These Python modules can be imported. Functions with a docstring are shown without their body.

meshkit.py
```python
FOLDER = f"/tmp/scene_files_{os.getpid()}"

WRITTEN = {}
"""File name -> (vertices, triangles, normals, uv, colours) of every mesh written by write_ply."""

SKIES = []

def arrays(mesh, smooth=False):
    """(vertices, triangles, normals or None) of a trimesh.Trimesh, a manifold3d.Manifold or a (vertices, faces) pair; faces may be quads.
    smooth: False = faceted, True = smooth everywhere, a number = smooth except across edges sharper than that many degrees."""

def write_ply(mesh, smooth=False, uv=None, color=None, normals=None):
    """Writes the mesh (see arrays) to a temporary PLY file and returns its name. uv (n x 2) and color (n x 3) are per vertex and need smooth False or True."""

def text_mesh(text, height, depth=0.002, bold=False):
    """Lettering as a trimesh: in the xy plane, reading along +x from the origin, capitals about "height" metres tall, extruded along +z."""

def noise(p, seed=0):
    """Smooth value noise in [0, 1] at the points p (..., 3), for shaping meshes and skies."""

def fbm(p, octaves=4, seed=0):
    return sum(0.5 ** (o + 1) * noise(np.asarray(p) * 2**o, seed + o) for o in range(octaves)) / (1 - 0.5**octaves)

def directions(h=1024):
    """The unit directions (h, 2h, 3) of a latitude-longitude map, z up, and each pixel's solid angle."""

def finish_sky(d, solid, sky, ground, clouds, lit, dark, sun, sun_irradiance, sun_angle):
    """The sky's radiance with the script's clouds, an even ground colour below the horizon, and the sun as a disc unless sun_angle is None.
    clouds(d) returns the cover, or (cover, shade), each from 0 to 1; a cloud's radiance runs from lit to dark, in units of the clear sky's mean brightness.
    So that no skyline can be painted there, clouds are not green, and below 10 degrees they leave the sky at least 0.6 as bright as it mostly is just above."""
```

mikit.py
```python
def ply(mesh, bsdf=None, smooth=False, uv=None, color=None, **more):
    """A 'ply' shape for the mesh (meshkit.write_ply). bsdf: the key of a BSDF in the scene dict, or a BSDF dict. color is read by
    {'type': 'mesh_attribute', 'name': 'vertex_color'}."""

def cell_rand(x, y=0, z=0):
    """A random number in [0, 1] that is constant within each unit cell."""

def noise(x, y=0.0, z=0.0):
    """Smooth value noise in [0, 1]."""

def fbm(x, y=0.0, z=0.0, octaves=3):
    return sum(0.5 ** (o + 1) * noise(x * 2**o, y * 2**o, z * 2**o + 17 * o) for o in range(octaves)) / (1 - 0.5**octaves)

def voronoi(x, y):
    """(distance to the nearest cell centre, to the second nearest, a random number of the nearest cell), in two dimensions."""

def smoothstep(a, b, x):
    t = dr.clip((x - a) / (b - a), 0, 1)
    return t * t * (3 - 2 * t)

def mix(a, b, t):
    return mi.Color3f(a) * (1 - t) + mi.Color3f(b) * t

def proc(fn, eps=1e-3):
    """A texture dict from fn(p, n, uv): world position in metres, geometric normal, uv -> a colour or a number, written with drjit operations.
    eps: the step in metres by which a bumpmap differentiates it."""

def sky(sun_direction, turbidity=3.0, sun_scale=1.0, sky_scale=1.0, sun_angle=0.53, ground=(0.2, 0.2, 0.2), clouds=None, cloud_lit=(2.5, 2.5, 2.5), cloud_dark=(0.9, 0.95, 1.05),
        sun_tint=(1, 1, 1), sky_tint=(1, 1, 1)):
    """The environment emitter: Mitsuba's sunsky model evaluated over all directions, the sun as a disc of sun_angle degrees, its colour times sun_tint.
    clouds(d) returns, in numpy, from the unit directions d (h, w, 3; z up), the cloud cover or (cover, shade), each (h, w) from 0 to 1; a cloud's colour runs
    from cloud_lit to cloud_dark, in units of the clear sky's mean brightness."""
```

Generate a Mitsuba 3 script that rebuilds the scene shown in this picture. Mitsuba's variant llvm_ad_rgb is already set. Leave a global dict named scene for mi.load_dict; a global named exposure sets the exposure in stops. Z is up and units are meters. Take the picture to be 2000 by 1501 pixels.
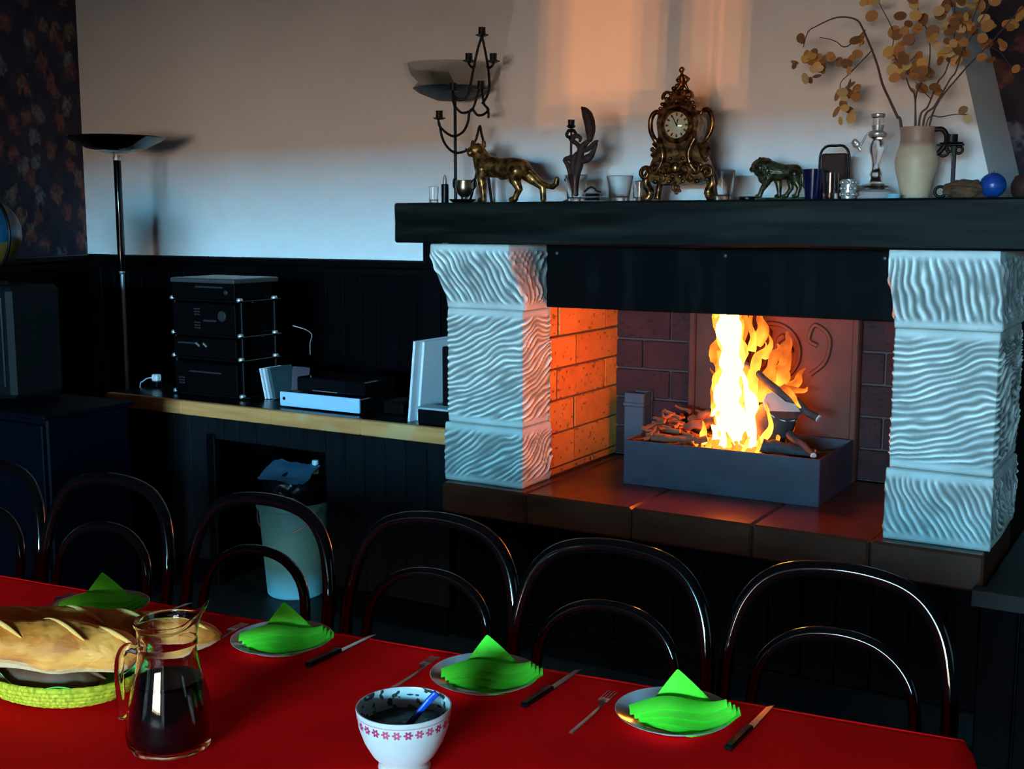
import math, random
import numpy as np, trimesh, manifold3d as m3
import drjit as dr
import mitsuba as mi
import mikit, meshkit
from mikit import proc, noise, fbm, voronoi, smoothstep, mix, cell_rand
random.seed(7)
rng = np.random.RandomState(7)
T = mi.ScalarTransform4f
scene, labels = {}, {}
exposure = 0.0

# ------------------------------------------------------------------ camera
YAW, PITCH, F = math.radians(31.0), math.atan((750.5 - 432) / 2300), 2300.0
EYE = np.array([0.0, 0.0, 1.45])
FWD = np.array([-math.sin(YAW) * math.cos(PITCH), math.cos(YAW) * math.cos(PITCH), -math.sin(PITCH)])
scene['camera'] = {'type': 'perspective', 'fov': math.degrees(2 * math.atan(1000 / F)), 'fov_axis': 'x', 'near_clip': 0.05, 'far_clip': 60.0,
                   'to_world': T().look_at(origin=EYE.tolist(), target=(EYE + FWD).tolist(), up=[0, 0, 1])}
# ------------------------------------------------------------------ light: low evening sun through two added slots; glowing panes of a made-up veranda (below)
SUN_DIR = np.array([0.04, 1.0, -0.175])
for k, (dx, dz) in enumerate(((-0.012, -0.009), (0.012, -0.003), (-0.005, 0.006), (0.006, 0.012))):
    scene['sun' + str(k)] = {'type': 'directional', 'direction': (SUN_DIR + np.array([dx, 0, dz])).tolist(),
                             'irradiance': {'type': 'rgb', 'value': [0.40, 0.125, 0.026]}}
ADDED_SKY_PANE = [48, 190, 290]       # upper panes of the made-up veranda, glowing in place of dusk sky
ADDED_GARDEN_PANE = [29.0, 21.5, 16.5]   # lower panes of the made-up veranda, glowing in place of a garden
ADDED_SIDE_PANE = [.45, .85, 1.0]     # unseen window added in the right wall to light right-facing sides

# ------------------------------------------------------------------ materials
def rgb(c): return {'type': 'rgb', 'value': [float(x) for x in c]} if not isinstance(c, dict) else c
def mat(name, c, rough=0.6, metal=0.0, spec=0.5, bump=None, bscale=1.0, **kw):
    b = {'type': 'principled', 'base_color': rgb(c), 'roughness': float(rough), 'metallic': float(metal), 'specular': float(spec)}
    b.update(kw)
    if bump is not None: b = {'type': 'bumpmap', 'arbitrary': bump, 'scale': bscale, 'nested': b}
    scene['mat_' + name] = {'type': 'twosided', 'nested': b}
    return 'mat_' + name
def C3(t, a, b): return mix(a, b, t)

mat('plaster', proc(lambda p, n, uv: C3(fbm(p.x * 3, p.y * 3, p.z * 3, 4), (.76, .75, .73), (.83, .82, .80))), .85, spec=.2)
mat('dull', (.22, .19, .17), .9, spec=.1)
mat('ceiling', (.62, .53, .45), .9, spec=.1)
def wallpaper_fn(p, n, uv):
    s = dr.select(n.x > .5, p.x * 0.340 - p.y * 0.940, p.x)
    u, v = s * 7.2, p.z * 7.2
    d1, d2, c = voronoi(u, v)
    wob = fbm(u * 6, v * 6, 1.0, 2)
    fl = smoothstep(.40, .16, d1 + (wob - .5) * .5)
    base = mix((.022, .020, .032), (.044, .038, .056), fbm(u * 2, v * 2, 5.0, 2))
    pet = mix((.20, .065, .055), (.21, .115, .07), smoothstep(.35, .6, c))
    pet = mix(pet, (.16, .16, .19), smoothstep(.7, .8, c))
    pet = pet * (0.4 + 1.1 * fbm(u * 9, v * 9, 9.0, 2))
    return mix(base, pet, fl * .8)
mat('wallpaper', proc(wallpaper_fn), .85, spec=.15)
def darkwood_fn(p, n, uv):
    g = fbm(p.x * 60, p.y * 60, p.z * 3, 3)
    return mix((.0008, .0008, .0011), (.0024, .0024, .0034), g)
mat('dark_board', proc(darkwood_fn), .5, spec=.03)
mat('dark_board_worn', proc(lambda p, n, uv: mix((.0038, .0038, .005), (.009, .009, .0115), fbm(p.x * 50, p.y * 50, p.z * 3, 3))), .6, spec=.06)
mat('black_trim', (.0015, .0015, .002), .35, spec=.15)
def mantel_fn(p, n, uv):
    g = fbm(p.x * 2.5, p.y * 22, p.z * 26, 4)
    return mix((.0020, .0022, .0020), (.017, .021, .016), smoothstep(.35, .75, g) * (0.25 + 0.75 * fbm(p.x * 3, 2.0, p.z * 4, 2)))
mat('mantel', proc(mantel_fn), .5, spec=.08)
def counterwood_fn(p, n, uv):
    g = fbm(p.x * 4, p.y * 40, p.z * 60, 3)
    b = fbm(p.x * 9, p.y * 6, p.z * 9, 2)
    return mix(mix((.52, .19, .060), (.85, .36, .115), g), (.70, .36, .15), smoothstep(.5, .7, b))
mat('counter_edge', proc(counterwood_fn), .55, spec=.3)
mat('bench_top', (.035, .028, .026), .5, spec=.15)
mat('counter_top', (.003, .003, .0035), .22, spec=.3)
def stone_fn(p, n, uv):
    a = fbm(p.x * 9, p.y * 9, p.z * 9, 4)
    s = smoothstep(.66, .74, fbm(p.x * 60, p.y * 60, p.z * 60, 2))
    return mix(mix((.46, .46, .43), (.66, .65, .60), a), (.34, .31, .26), s * .6)
mat('stone', proc(stone_fn), .75, spec=.35)
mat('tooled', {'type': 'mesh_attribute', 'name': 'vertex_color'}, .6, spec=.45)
def hearth_fn(p, n, uv):
    a = fbm(p.x * 7, p.y * 7, p.z * 20, 4)
    return mix((.042, .010, .0045), (.11, .030, .014), a)
mat('hearth', proc(hearth_fn), .24, spec=.3)
def brick_fn(c0, c1, soot):
    def fn(p, n, uv):
        a = fbm(p.x * 14, p.y * 14, p.z * 14, 4)
        k = smoothstep(.68, .78, fbm(p.x * 70, p.y * 70, p.z * 70, 2))
        c = mix(c0, c1, a)
        return mix(c, soot, k * .7)
    return fn
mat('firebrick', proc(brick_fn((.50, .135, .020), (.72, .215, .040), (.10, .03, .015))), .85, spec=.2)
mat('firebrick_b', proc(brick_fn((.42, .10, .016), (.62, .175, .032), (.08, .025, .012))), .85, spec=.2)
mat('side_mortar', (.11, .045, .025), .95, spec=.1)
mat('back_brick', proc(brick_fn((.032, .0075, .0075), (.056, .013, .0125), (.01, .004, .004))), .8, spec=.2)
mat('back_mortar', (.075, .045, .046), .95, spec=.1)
mat('cast_iron', proc(lambda p, n, uv: mix((.045, .009, .005), (.11, .024, .010), fbm(p.x * 8, p.y * 8, p.z * 8, 4))), .65, spec=.3)
mat('black_iron', (.006, .006, .006), .45, metal=.0, spec=.5)
mat('soot', (.004, .004, .004), .95, spec=.05)
mat('lintel_steel', proc(lambda p, n, uv: mix((.0008, .001, .0013), (.0035, .0035, .004), smoothstep(.45, .8, fbm(p.x * 22, p.y * 5, p.z * 4, 3)))), .6, spec=.04)
mat('tray_steel', proc(lambda p, n, uv: mix((.026, .020, .030), (.048, .036, .050), fbm(p.x * 12, p.y * 12, p.z * 12, 3))), .6, spec=.3)
mat('ash', proc(lambda p, n, uv: mix((.03, .02, .018), (.12, .10, .09), fbm(p.x * 30, p.y * 30, p.z * 30, 3))), .95, spec=.05)
mat('log_bark', proc(lambda p, n, uv: mix((.06, .022, .012), (.22, .085, .040), fbm(p.x * 25, p.y * 25, p.z * 25, 3))), .8, spec=.2)
mat('log_char', proc(lambda p, n, uv: mix((.008, .007, .007), (.05, .045, .045), fbm(p.x * 40, p.y * 40, p.z * 40, 3))), .7, spec=.3)
mat('log_end', (.45, .40, .36), .8, spec=.2)
mat('zinc_box', (.035, .05, .065), .5, metal=.2)
def cloth_fn(p, n, uv):
    w = fbm(p.x * 5, p.y * 5, p.z * 5, 3)
    return mix((.72, .0012, .001), (.94, .002, .004), w)
mat('red_cloth', proc(cloth_fn), .85, spec=.05)
mat('table_wood', (.10, .05, .03), .6)
mat('black_varnish', (.0012, .0012, .0014), .07, spec=.45)
mat('cane', (.03, .02, .012), .6)
mat('porcelain', (.62, .74, .75), .12, spec=.5)
mat('plate', (.62, .62, .63), .10, spec=.5)
mat('napkin', proc(lambda p, n, uv: mix((.09, .74, .025), (.14, .86, .05), fbm(p.x * 40, p.y * 40, p.z * 40, 2))), .85, spec=.1)
mat('steel', (.55, .55, .56), .22, metal=1.0)
mat('chrome', (.95, .95, .95), .5, metal=1.0)
mat('choc', (.010, .005, .004), .35, spec=.4)
mat('blue_plastic', (.01, .06, .42), .3)
mat('wine', (.003, .0008, .001), .08, spec=.12)
scene['mat_glass'] = {'type': 'dielectric', 'int_ior': 1.5, 'ext_ior': 1.0}
scene['mat_smoked'] = {'type': 'thindielectric', 'int_ior': 1.5, 'specular_transmittance': {'type': 'rgb', 'value': [.60, .585, .56]}}
scene['mat_dome'] = {'type': 'thindielectric', 'int_ior': 1.5}
def basket_fn(p, n, uv):
    a = dr.atan2(p.y - 1.13, p.x + 1.50)
    st = noise(a * 46, p.z * 190, 3.0)
    return mix((.30, .28, .012), (.74, .60, .035), st)
mat('basket', proc(basket_fn), .7, spec=.2)
mat('lining', (.16, .56, .16), .85, spec=.1)
def bread_fn(p, n, uv):
    a = fbm(p.x * 16, p.y * 16, p.z * 22, 4)
    k = smoothstep(.55, .72, fbm(p.x * 34, p.y * 34, p.z * 40, 2))
    c = mix((.62, .15, .016), (.95, .34, .060), smoothstep(.3, .7, a))
    c = mix(c, (.42, .09, .010), k * .7)
    return mix((.92, .66, .36), c, smoothstep(-.95, -.30, n.z + (a - .5) * .6))  # pale floured underside, with window light on the lower side painted in
mat('bread', proc(bread_fn), .6, spec=.25, bump=proc(lambda p, n, uv: fbm(p.x * 90, p.y * 90, p.z * 90, 3)), bscale=.004)
mat('bread_slash', (.90, .40, .10), .8, spec=.1)
mat('brown_loaf', proc(lambda p, n, uv: mix((.07, .022, .010), (.20, .075, .03), fbm(p.x * 30, p.y * 30, p.z * 30, 3))), .6, spec=.2)
def bronze_fn(c0, c1):
    return lambda p, n, uv: mix(c0, c1, smoothstep(.3, .75, fbm(p.x * 70, p.y * 70, p.z * 70, 3)))
mat('gold_bronze', proc(bronze_fn((.045, .016, .006), (.34, .145, .045))), .30, metal=.85)
mat('leopard_bronze', proc(bronze_fn((.06, .028, .008), (.36, .18, .05))), .34, metal=.8)
mat('green_bronze', proc(bronze_fn((.018, .017, .008), (.09, .085, .04))), .32, metal=.6)
mat('antique_iron', (.005, .0045, .004), .45, metal=.2, spec=.25)
mat('brass_silver', (.45, .36, .24), .28, metal=1.0)
mat('dial', proc(lambda p, n, uv: dial_fn(p)), .5)
def dial_fn(p):
    x, z = p.x + 1.390, p.z - 1.727
    r, a = dr.sqrt(x * x + z * z), dr.atan2(z, x)
    k = a * (12 / (2 * math.pi)); f = dr.abs(k - dr.round(k))
    tick = dr.select((r > .0255) & (r < .0345) & (f < .17), 1.0, 0.0)
    c = mix((.42, .40, .26), (.50, .38, .20), smoothstep(.018, .022, r) * 1.0)
    return mix(c, (.03, .02, .02), tick)
mat('dried_pod', proc(lambda p, n, uv: mix((.014, .006, .005), (.05, .022, .017), fbm(p.x * 60, p.y * 60, p.z * 60, 3))), .7, spec=.3)
mat('pod_leaf_a', (.58, .34, .10), .6, spec=.3)
mat('pod_leaf_b', (.40, .19, .06), .6, spec=.3)
mat('pod_leaf_c', (.56, .42, .20), .6, spec=.3)
mat('pod_leaf_d', (.22, .10, .04), .6, spec=.3)
mat('twig', (.075, .040, .028), .7)
mat('stoneware', proc(lambda p, n, uv: mix(mix((.46, .32, .19), (.58, .42, .27), fbm(p.x * 25, p.y * 25, p.z * 25, 3)), mix((.30, .16, .10), (.38, .22, .15), fbm(p.x * 30, p.y * 30, p.z * 30, 3)), smoothstep(1.640, 1.662, p.z))), .45, spec=.4)
mat('blue_glass', (.004, .004, .028), .12, spec=.6)
mat('blue_ball', proc(lambda p, n, uv: mix((.003, .028, .16), (.010, .065, .30), fbm(p.x * 60, p.y * 60, p.z * 60, 3))), .3)
mat('brown_stone', proc(lambda p, n, uv: mix((.03, .016, .010), (.14, .07, .035), fbm(p.x * 40, p.y * 40, p.z * 40, 4))), .85, spec=.2)
mat('pewter', (.50, .47, .45), .32, metal=.7)
mat('ceramic_base', (.36, .31, .30), .4)
mat('lantern_brown', (.035, .013, .008), .6, spec=.15)
mat('hifi', (.0016, .0016, .002), .4, spec=.07)
mat('hifi_top', (.06, .06, .065), .35, metal=.3)
mat('hifi_detail', (.02, .02, .022), .4)
mat('black_glass', (.003, .003, .004), .06, spec=.6)
mat('silver_box', (.40, .62, .86), .35, spec=.4)
mat('paper_white', (.66, .70, .74), .7, spec=.2)
mat('paper_gray', (.34, .38, .42), .75, spec=.2)
mat('cd_dark', (.035, .08, .09), .3)
mat('cd_teal', (.20, .42, .48), .3)
mat('photo_dark', (.05, .04, .05), .5)
mat('black_plastic', (.002, .002, .0025), .35, spec=.2)
mat('white_plastic', (.75, .78, .80), .4)
mat('bucket_blue', proc(lambda p, n, uv: mix((.12, .56, .68), (.20, .70, .82), fbm(p.x * 9, p.y * 9, p.z * 9, 3))), .5, spec=.3)
mat('bag_black', (.006, .007, .010), .25, spec=.4)
mat('blue_cloth', (.03, .09, .15), .9)
mat('globe', proc(lambda p, n, uv: mix((.003, .055, .12), mix((.20, .07, .010), (.05, .08, .015), fbm(p.x * 14, p.y * 14, p.z * 14, 2)), smoothstep(.50, .54, fbm(p.x * 9 + 3, p.y * 9, p.z * 9, 3)))), .25)
mat('tv_body', (.004, .0055, .0065), .5, spec=.1)
mat('tv_screen', (.005, .007, .009), .3, spec=.1)
mat('cabinet_blue', (.0008, .0015, .0045), .5, spec=.06)
mat('floor', proc(lambda p, n, uv: floor_fn(p)), .45, spec=.15)
def floor_fn(p):
    u, v = p.x / .33, p.y / .33
    a, b = u - dr.floor(u), v - dr.floor(v)
    e = dr.minimum(dr.minimum(a, 1 - a), dr.minimum(b, 1 - b))
    c = mix((.014, .013, .012), (.034, .031, .027), fbm(p.x * 6, p.y * 6, 1.0, 3) * .7 + .3 * cell_rand(u, v, 2.0))
    return mix((.02, .018, .017), c, smoothstep(.008, .02, e))
def bowl_fn(p, n, uv):
    x, y, z = p.x + .875, p.y - 1.182, p.z
    a = dr.atan2(y, x) * (26 / (2 * math.pi))
    fa = (a - dr.floor(a) - .5) * (2 * math.pi / 26) * .060
    dz = z - .8100
    r, t = dr.sqrt(fa * fa + dz * dz), dr.atan2(dz, fa)
    star = dr.select((r < .0030 + .0032 * dr.abs(dr.cos(t * 3.0))) & (r > .0012), 1.0, 0.0)
    line = dr.select(dr.abs(z - .8185) < .0007, 1.0, 0.0)
    inner = n.x * x + n.y * y < 0
    odd = cell_rand(a, 1.0, 1.0)
    c = mix((.60, .54, .50), mix((.40, .02, .10), (.55, .10, .16), odd), dr.maximum(dr.select(inner, 0.0, star), dr.select(inner, 0.0, line * .6)))
    spl = smoothstep(.60, .66, fbm(p.x * 130, p.y * 130, p.z * 130, 2))
    low = smoothstep(.822, .800, z)
    return mix(c, (.02, .010, .008), dr.select(inner, dr.maximum(spl * .95, low * .35), 0.0))
mat('bowl', proc(bowl_fn), .12, spec=.5)

# ------------------------------------------------------------------ mesh helpers
def cat(ms): return trimesh.util.concatenate([m for m in ms])
def hull(pts): return trimesh.convex.convex_hull(np.asarray(pts, float))
def box(x0, x1, y0, y1, z0, z1, c=0.0):
    x0, x1 = min(x0, x1), max(x0, x1); y0, y1 = min(y0, y1), max(y0, y1); z0, z1 = min(z0, z1), max(z0, z1)
    if c <= 0:
        m = trimesh.creation.box([x1 - x0, y1 - y0, z1 - z0]); m.apply_translation([(x0 + x1) / 2, (y0 + y1) / 2, (z0 + z1) / 2]); return m
    c = min(c, (x1 - x0) * .45, (y1 - y0) * .45, (z1 - z0) * .45)
    P = []
    for x, a in ((x0, 1), (x1, -1)):
        for y, b in ((y0, 1), (y1, -1)):
            for z, d in ((z0, 1), (z1, -1)):
                P += [(x + a * c, y + b * c, z), (x + a * c, y, z + d * c), (x, y + b * c, z + d * c)]
    return hull(P)
def xf(m, M):
    m = m.copy(); m.apply_transform(M); return m
def rotz(a, c=(0, 0, 0)): return trimesh.transformations.rotation_matrix(a, [0, 0, 1], c)
def rot(a, ax, c=(0, 0, 0)): return trimesh.transformations.rotation_matrix(a, ax, c)
def tr(x, y, z): return trimesh.transformations.translation_matrix([x, y, z])
def catmull(P, n=8):
    P = np.asarray(P, float); Q = np.vstack([2 * P[0] - P[1], P, 2 * P[-1] - P[-2]]); out = []
    for i in range(1, len(Q) - 2):
        p0, p1, p2, p3 = Q[i - 1:i + 3]
        for t in np.linspace(0, 1, n, endpoint=False):
            out.append(.5 * ((2 * p1) + (p2 - p0) * t + (2 * p0 - 5 * p1 + 4 * p2 - p3) * t * t + (3 * p1 - p0 - 3 * p2 + p3) * t ** 3))
    out.append(P[-1]); return np.array(out)
def tube(P, r, sides=8, closed=False, sy=1.0, up=None, cap=True):
    P = np.asarray(P, float); n = len(P)
    r = np.broadcast_to(np.asarray(r, float), (n,))
    t = (np.roll(P, -1, 0) - np.roll(P, 1, 0)) if closed else np.gradient(P, axis=0)
    t /= np.linalg.norm(t, axis=1, keepdims=True) + 1e-12
    a = np.array(up, float) if up is not None else (np.array([0, 0, 1.0]) if abs(t[0, 2]) < .8 else np.array([1.0, 0, 0]))
    V = []
    for i in range(n):
        a = a - t[i] * (a @ t[i]); a /= np.linalg.norm(a) + 1e-12
        b = np.cross(t[i], a)
        th = np.arange(sides) * 2 * np.pi / sides
        V.append(P[i] + r[i] * (np.cos(th)[:, None] * a + sy * np.sin(th)[:, None] * b))
    V = np.vstack(V); Fc = []
    for i in range(n if closed else n - 1):
        j = (i + 1) % n
        for k in range(sides):
            l = (k + 1) % sides
            Fc += [(i * sides + k, i * sides + l, j * sides + l), (i * sides + k, j * sides + l, j * sides + k)]
    if not closed and cap:
        c0, c1 = len(V), len(V) + 1; V = np.vstack([V, P[0], P[-1]])
        for k in range(sides):
            l = (k + 1) % sides
            Fc += [(c0, l, k), (c1, (n - 1) * sides + k, (n - 1) * sides + l)]
    m = trimesh.Trimesh(V, Fc, process=False)
    if m.volume < 0: m.invert()
    return m
def lathe(prof, seg=40, c=(0, 0, 0), ell=1.0):
    """Revolve a profile of (r, z); r = 0 ends are joined. Closed by the profile itself."""
    prof = np.asarray(prof, float); n = len(prof); th = np.arange(seg) * 2 * np.pi / seg
    V = np.stack([prof[:, None, 0] * np.cos(th), prof[:, None, 0] * np.sin(th) * ell, np.broadcast_to(prof[:, None, 1], (n, seg))], -1).reshape(-1, 3) + np.array(c)
    Fc = []
    for i in range(n - 1):
        for k in range(seg):
            l = (k + 1) % seg
            if prof[i, 0] > 1e-9: Fc.append((i * seg + k, i * seg + l, (i + 1) * seg + l))
            if prof[i + 1, 0] > 1e-9: Fc.append((i * seg + k, (i + 1) * seg + l, (i + 1) * seg + k))
    m = trimesh.Trimesh(V, Fc, process=False)
    m.merge_vertices(); m.remove_unreferenced_vertices()
    if m.is_watertight and m.volume < 0: m.invert()
    return m
def ball(c, r, s=2, sc=(1, 1, 1)):
    m = trimesh.creation.icosphere(subdivisions=s, radius=1.0); m.vertices = m.vertices * np.array(sc) * r + np.array(c); return m
def disc(r, h, seg=32, c=(0, 0, 0), b=None):
    b = h * .25 if b is None else b
    return lathe([(0, 0), (r - b, 0), (r, b), (r, h - b), (r - b, h), (0, h)], seg, c)
def prism(poly, y0, y1, bevel=0.0):
    """poly in (x, z), extruded along y."""
    from shapely.geometry import Polygon
    g = Polygon(poly).buffer(0)
    m = trimesh.creation.extrude_polygon(g, y1 - y0, engine='earcut')
    m.apply_transform(np.array([[1, 0, 0, 0], [0, 0, 1, 0], [0, 1, 0, 0], [0, 0, 0, 1.0]]))
    m.apply_translation([0, y0, 0]); m.invert()
    if m.volume < 0: m.invert()
    return m
def body(bones, res=.006, it=12):
    """bones: list of ((x,y,z),r,(x,y,z),r) -> one smooth continuous surface."""
    parts = []
    for a, ra, b, rb in bones:
        s = [m3.Manifold.sphere(ra, 20).translate(list(map(float, a))), m3.Manifold.sphere(rb, 20).translate(list(map(float, b)))]
        parts.append(m3.Manifold.batch_hull(s))
    m = m3.Manifold.batch_boolean(parts, m3.OpType.Add).refine_to_length(res)
    d = m.to_mesh(); t = trimesh.Trimesh(np.array(d.vert_properties[:, :3]), np.array(d.tri_verts), process=True)
    v0 = t.vertices.copy(); trimesh.smoothing.filter_taubin(t, lamb=.5, nu=.52, iterations=it)
    d = np.nan_to_num(t.vertices - v0); l = np.linalg.norm(d, axis=1, keepdims=True); t.vertices = v0 + d * np.minimum(1, .004 / np.maximum(l, 1e-9))
    return t

# ------------------------------------------------------------------ naming helpers
COUNT = {}
def numbered(name):
    k = COUNT.get(name, 0); COUNT[name] = k + 1
    return name if k == 0 else f'{name}_{k:03d}'
PLY = {}
def put(key, mesh, m, smooth=False, **kw):
    scene[key] = mikit.ply(mesh, m, smooth=smooth, **kw); return key
def part(parent, name, mesh, m, smooth=False, label=None, kind=None, **kw):
    key = numbered(parent + '__' + name); put(key, mesh, m, smooth, **kw)
    d = {}
    if label: d['label'] = label
    if kind: d['kind'] = kind
    if d: labels[key] = d
    return key
def thing(name, label, category, group=None, kind=None):
    key = numbered(name); d = {'label': label, 'category': category}
    if group: d['group'] = group
    if kind: d['kind'] = kind
    labels[key] = d; return key
def single(name, label, category, mesh, m, smooth=False, group=None, kind=None, **kw):
    key = thing(name, label, category, group, kind); put(key, mesh, m, smooth, **kw); return key
def struct(name, mesh, m, smooth=False, label=None, **kw):
    key = numbered(name); put(key, mesh, m, smooth, **kw); labels[key] = {'kind': 'structure'}
    if label: labels[key]['label'] = label
    return key
def dup(root, M, label, group=None):
    """A copy of a thing with its parts under the next number, moved by the 4 x 4 matrix M."""
    base = root
    new = numbered(base); d = dict(labels[root]); d['label'] = label
    if group: d['group'] = group
    labels[new] = d
    for k in [k for k in scene if k == root or k.startswith(root + '__')]:
        nk = new + k[len(root):]
        scene[nk] = {**scene[k], 'to_world': T(np.asarray(M, float))}
        if k in labels and k != root: labels[nk] = dict(labels[k])
    return new

# ================================================================== the room
YB = 4.10                       # back wall
LC = np.array([-5.01, YB])      # back-left corner
LD = np.array([0.340, -0.940])  # the papered wall runs from there towards the camera's side
LN = np.array([0.940, 0.340])   # its normal, into the room
def lbox(s0, s1, d0, d1, z0, z1, c=0.0):
    m = box(s0, s1, d0, d1, z0, z1, c)
    M = np.eye(4); M[:2, 0] = LD; M[:2, 1] = LN; M[:2, 3] = LC
    m = xf(m, M)
    if m.volume < 0: m.invert()
    return m
CEIL = 3.3
struct('floor', box(-5.6, 3.2, -8.3, 4.3, -.1, 0), 'mat_floor')
struct('ceiling', box(-5.6, 2.4, -1.8, 4.3, CEIL, CEIL + .1), 'mat_ceiling')
struct('wall_back', box(-5.4, 2.3, YB, YB + .15, 0, CEIL), 'mat_plaster')
struct('wall_back_paper', box(-.95, 2.2, YB - .006, YB, 1.285, CEIL), 'mat_wallpaper')
struct('wall_left', lbox(-.05, 6.25, -.15, 0, 0, CEIL), 'mat_wallpaper')
struct('wall_right', cat([box(2.2, 2.35, -1.75, 1.3, 0, CEIL), box(2.2, 2.35, 2.7, YB, 0, CEIL), box(2.2, 2.35, 1.3, 2.7, 0, .9), box(2.2, 2.35, 1.3, 2.7, 2.0, CEIL)]), 'mat_dull')
# wainscot boards, rail, baseboard on the back wall
def boards_x(parent, x0, x1, yf, z0, z1, w, m='mat_dark_board', th=.014):
    n = max(1, round((x1 - x0) / w)); w = (x1 - x0) / n
    for i in range(n):
        part(parent, 'board', box(x0 + i * w + .0015, x0 + (i + 1) * w - .0015, yf, yf + th, z0, z1, .004), m)
struct('wall_back__backing', cat([box(-5.0, -2.24, YB - .003, YB, 0, 1.25), box(-.46, 2.2, YB - .003, YB, 0, 1.25)]), 'mat_black_trim')
boards_x('wall_back', -5.0, -2.24, YB - .014, .09, 1.25, .1)
boards_x('wall_back', -.46, 2.2, YB - .014, .09, 1.25, .1)
for i in range(28):
    part('wall_left', 'board', lbox(i * .1 + .0015, (i + 1) * .1 - .0015, 0, .014, .09, 1.25, .004), 'mat_dark_board')
struct('trim_1', cat([box(-5.0, -2.24, YB - .035, YB, 1.25, 1.285, .006), box(-5.0, -2.24, YB - .022, YB, 1.215, 1.25, .004)]), 'mat_black_trim')
struct('trim_2', cat([lbox(.02, 2.8, 0, .035, 1.25, 1.285, .006), lbox(.02, 2.8, 0, .022, 1.215, 1.25, .004)]), 'mat_black_trim')
struct('trim_3', box(-2.885, -2.80, YB - .03, YB, .74, 1.46, .005), 'mat_black_trim')
struct('trim_4', cat([box(-.47, 2.2, YB - .035, YB, 1.25, 1.285, .006)]), 'mat_black_trim')
struct('baseboard_back', box(-5.0, -2.26, YB - .02, YB, 0, .09, .004), 'mat_black_trim')
struct('baseboard_left', lbox(.02, 2.8, 0, .02, 0, .09, .004), 'mat_black_trim')
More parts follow.
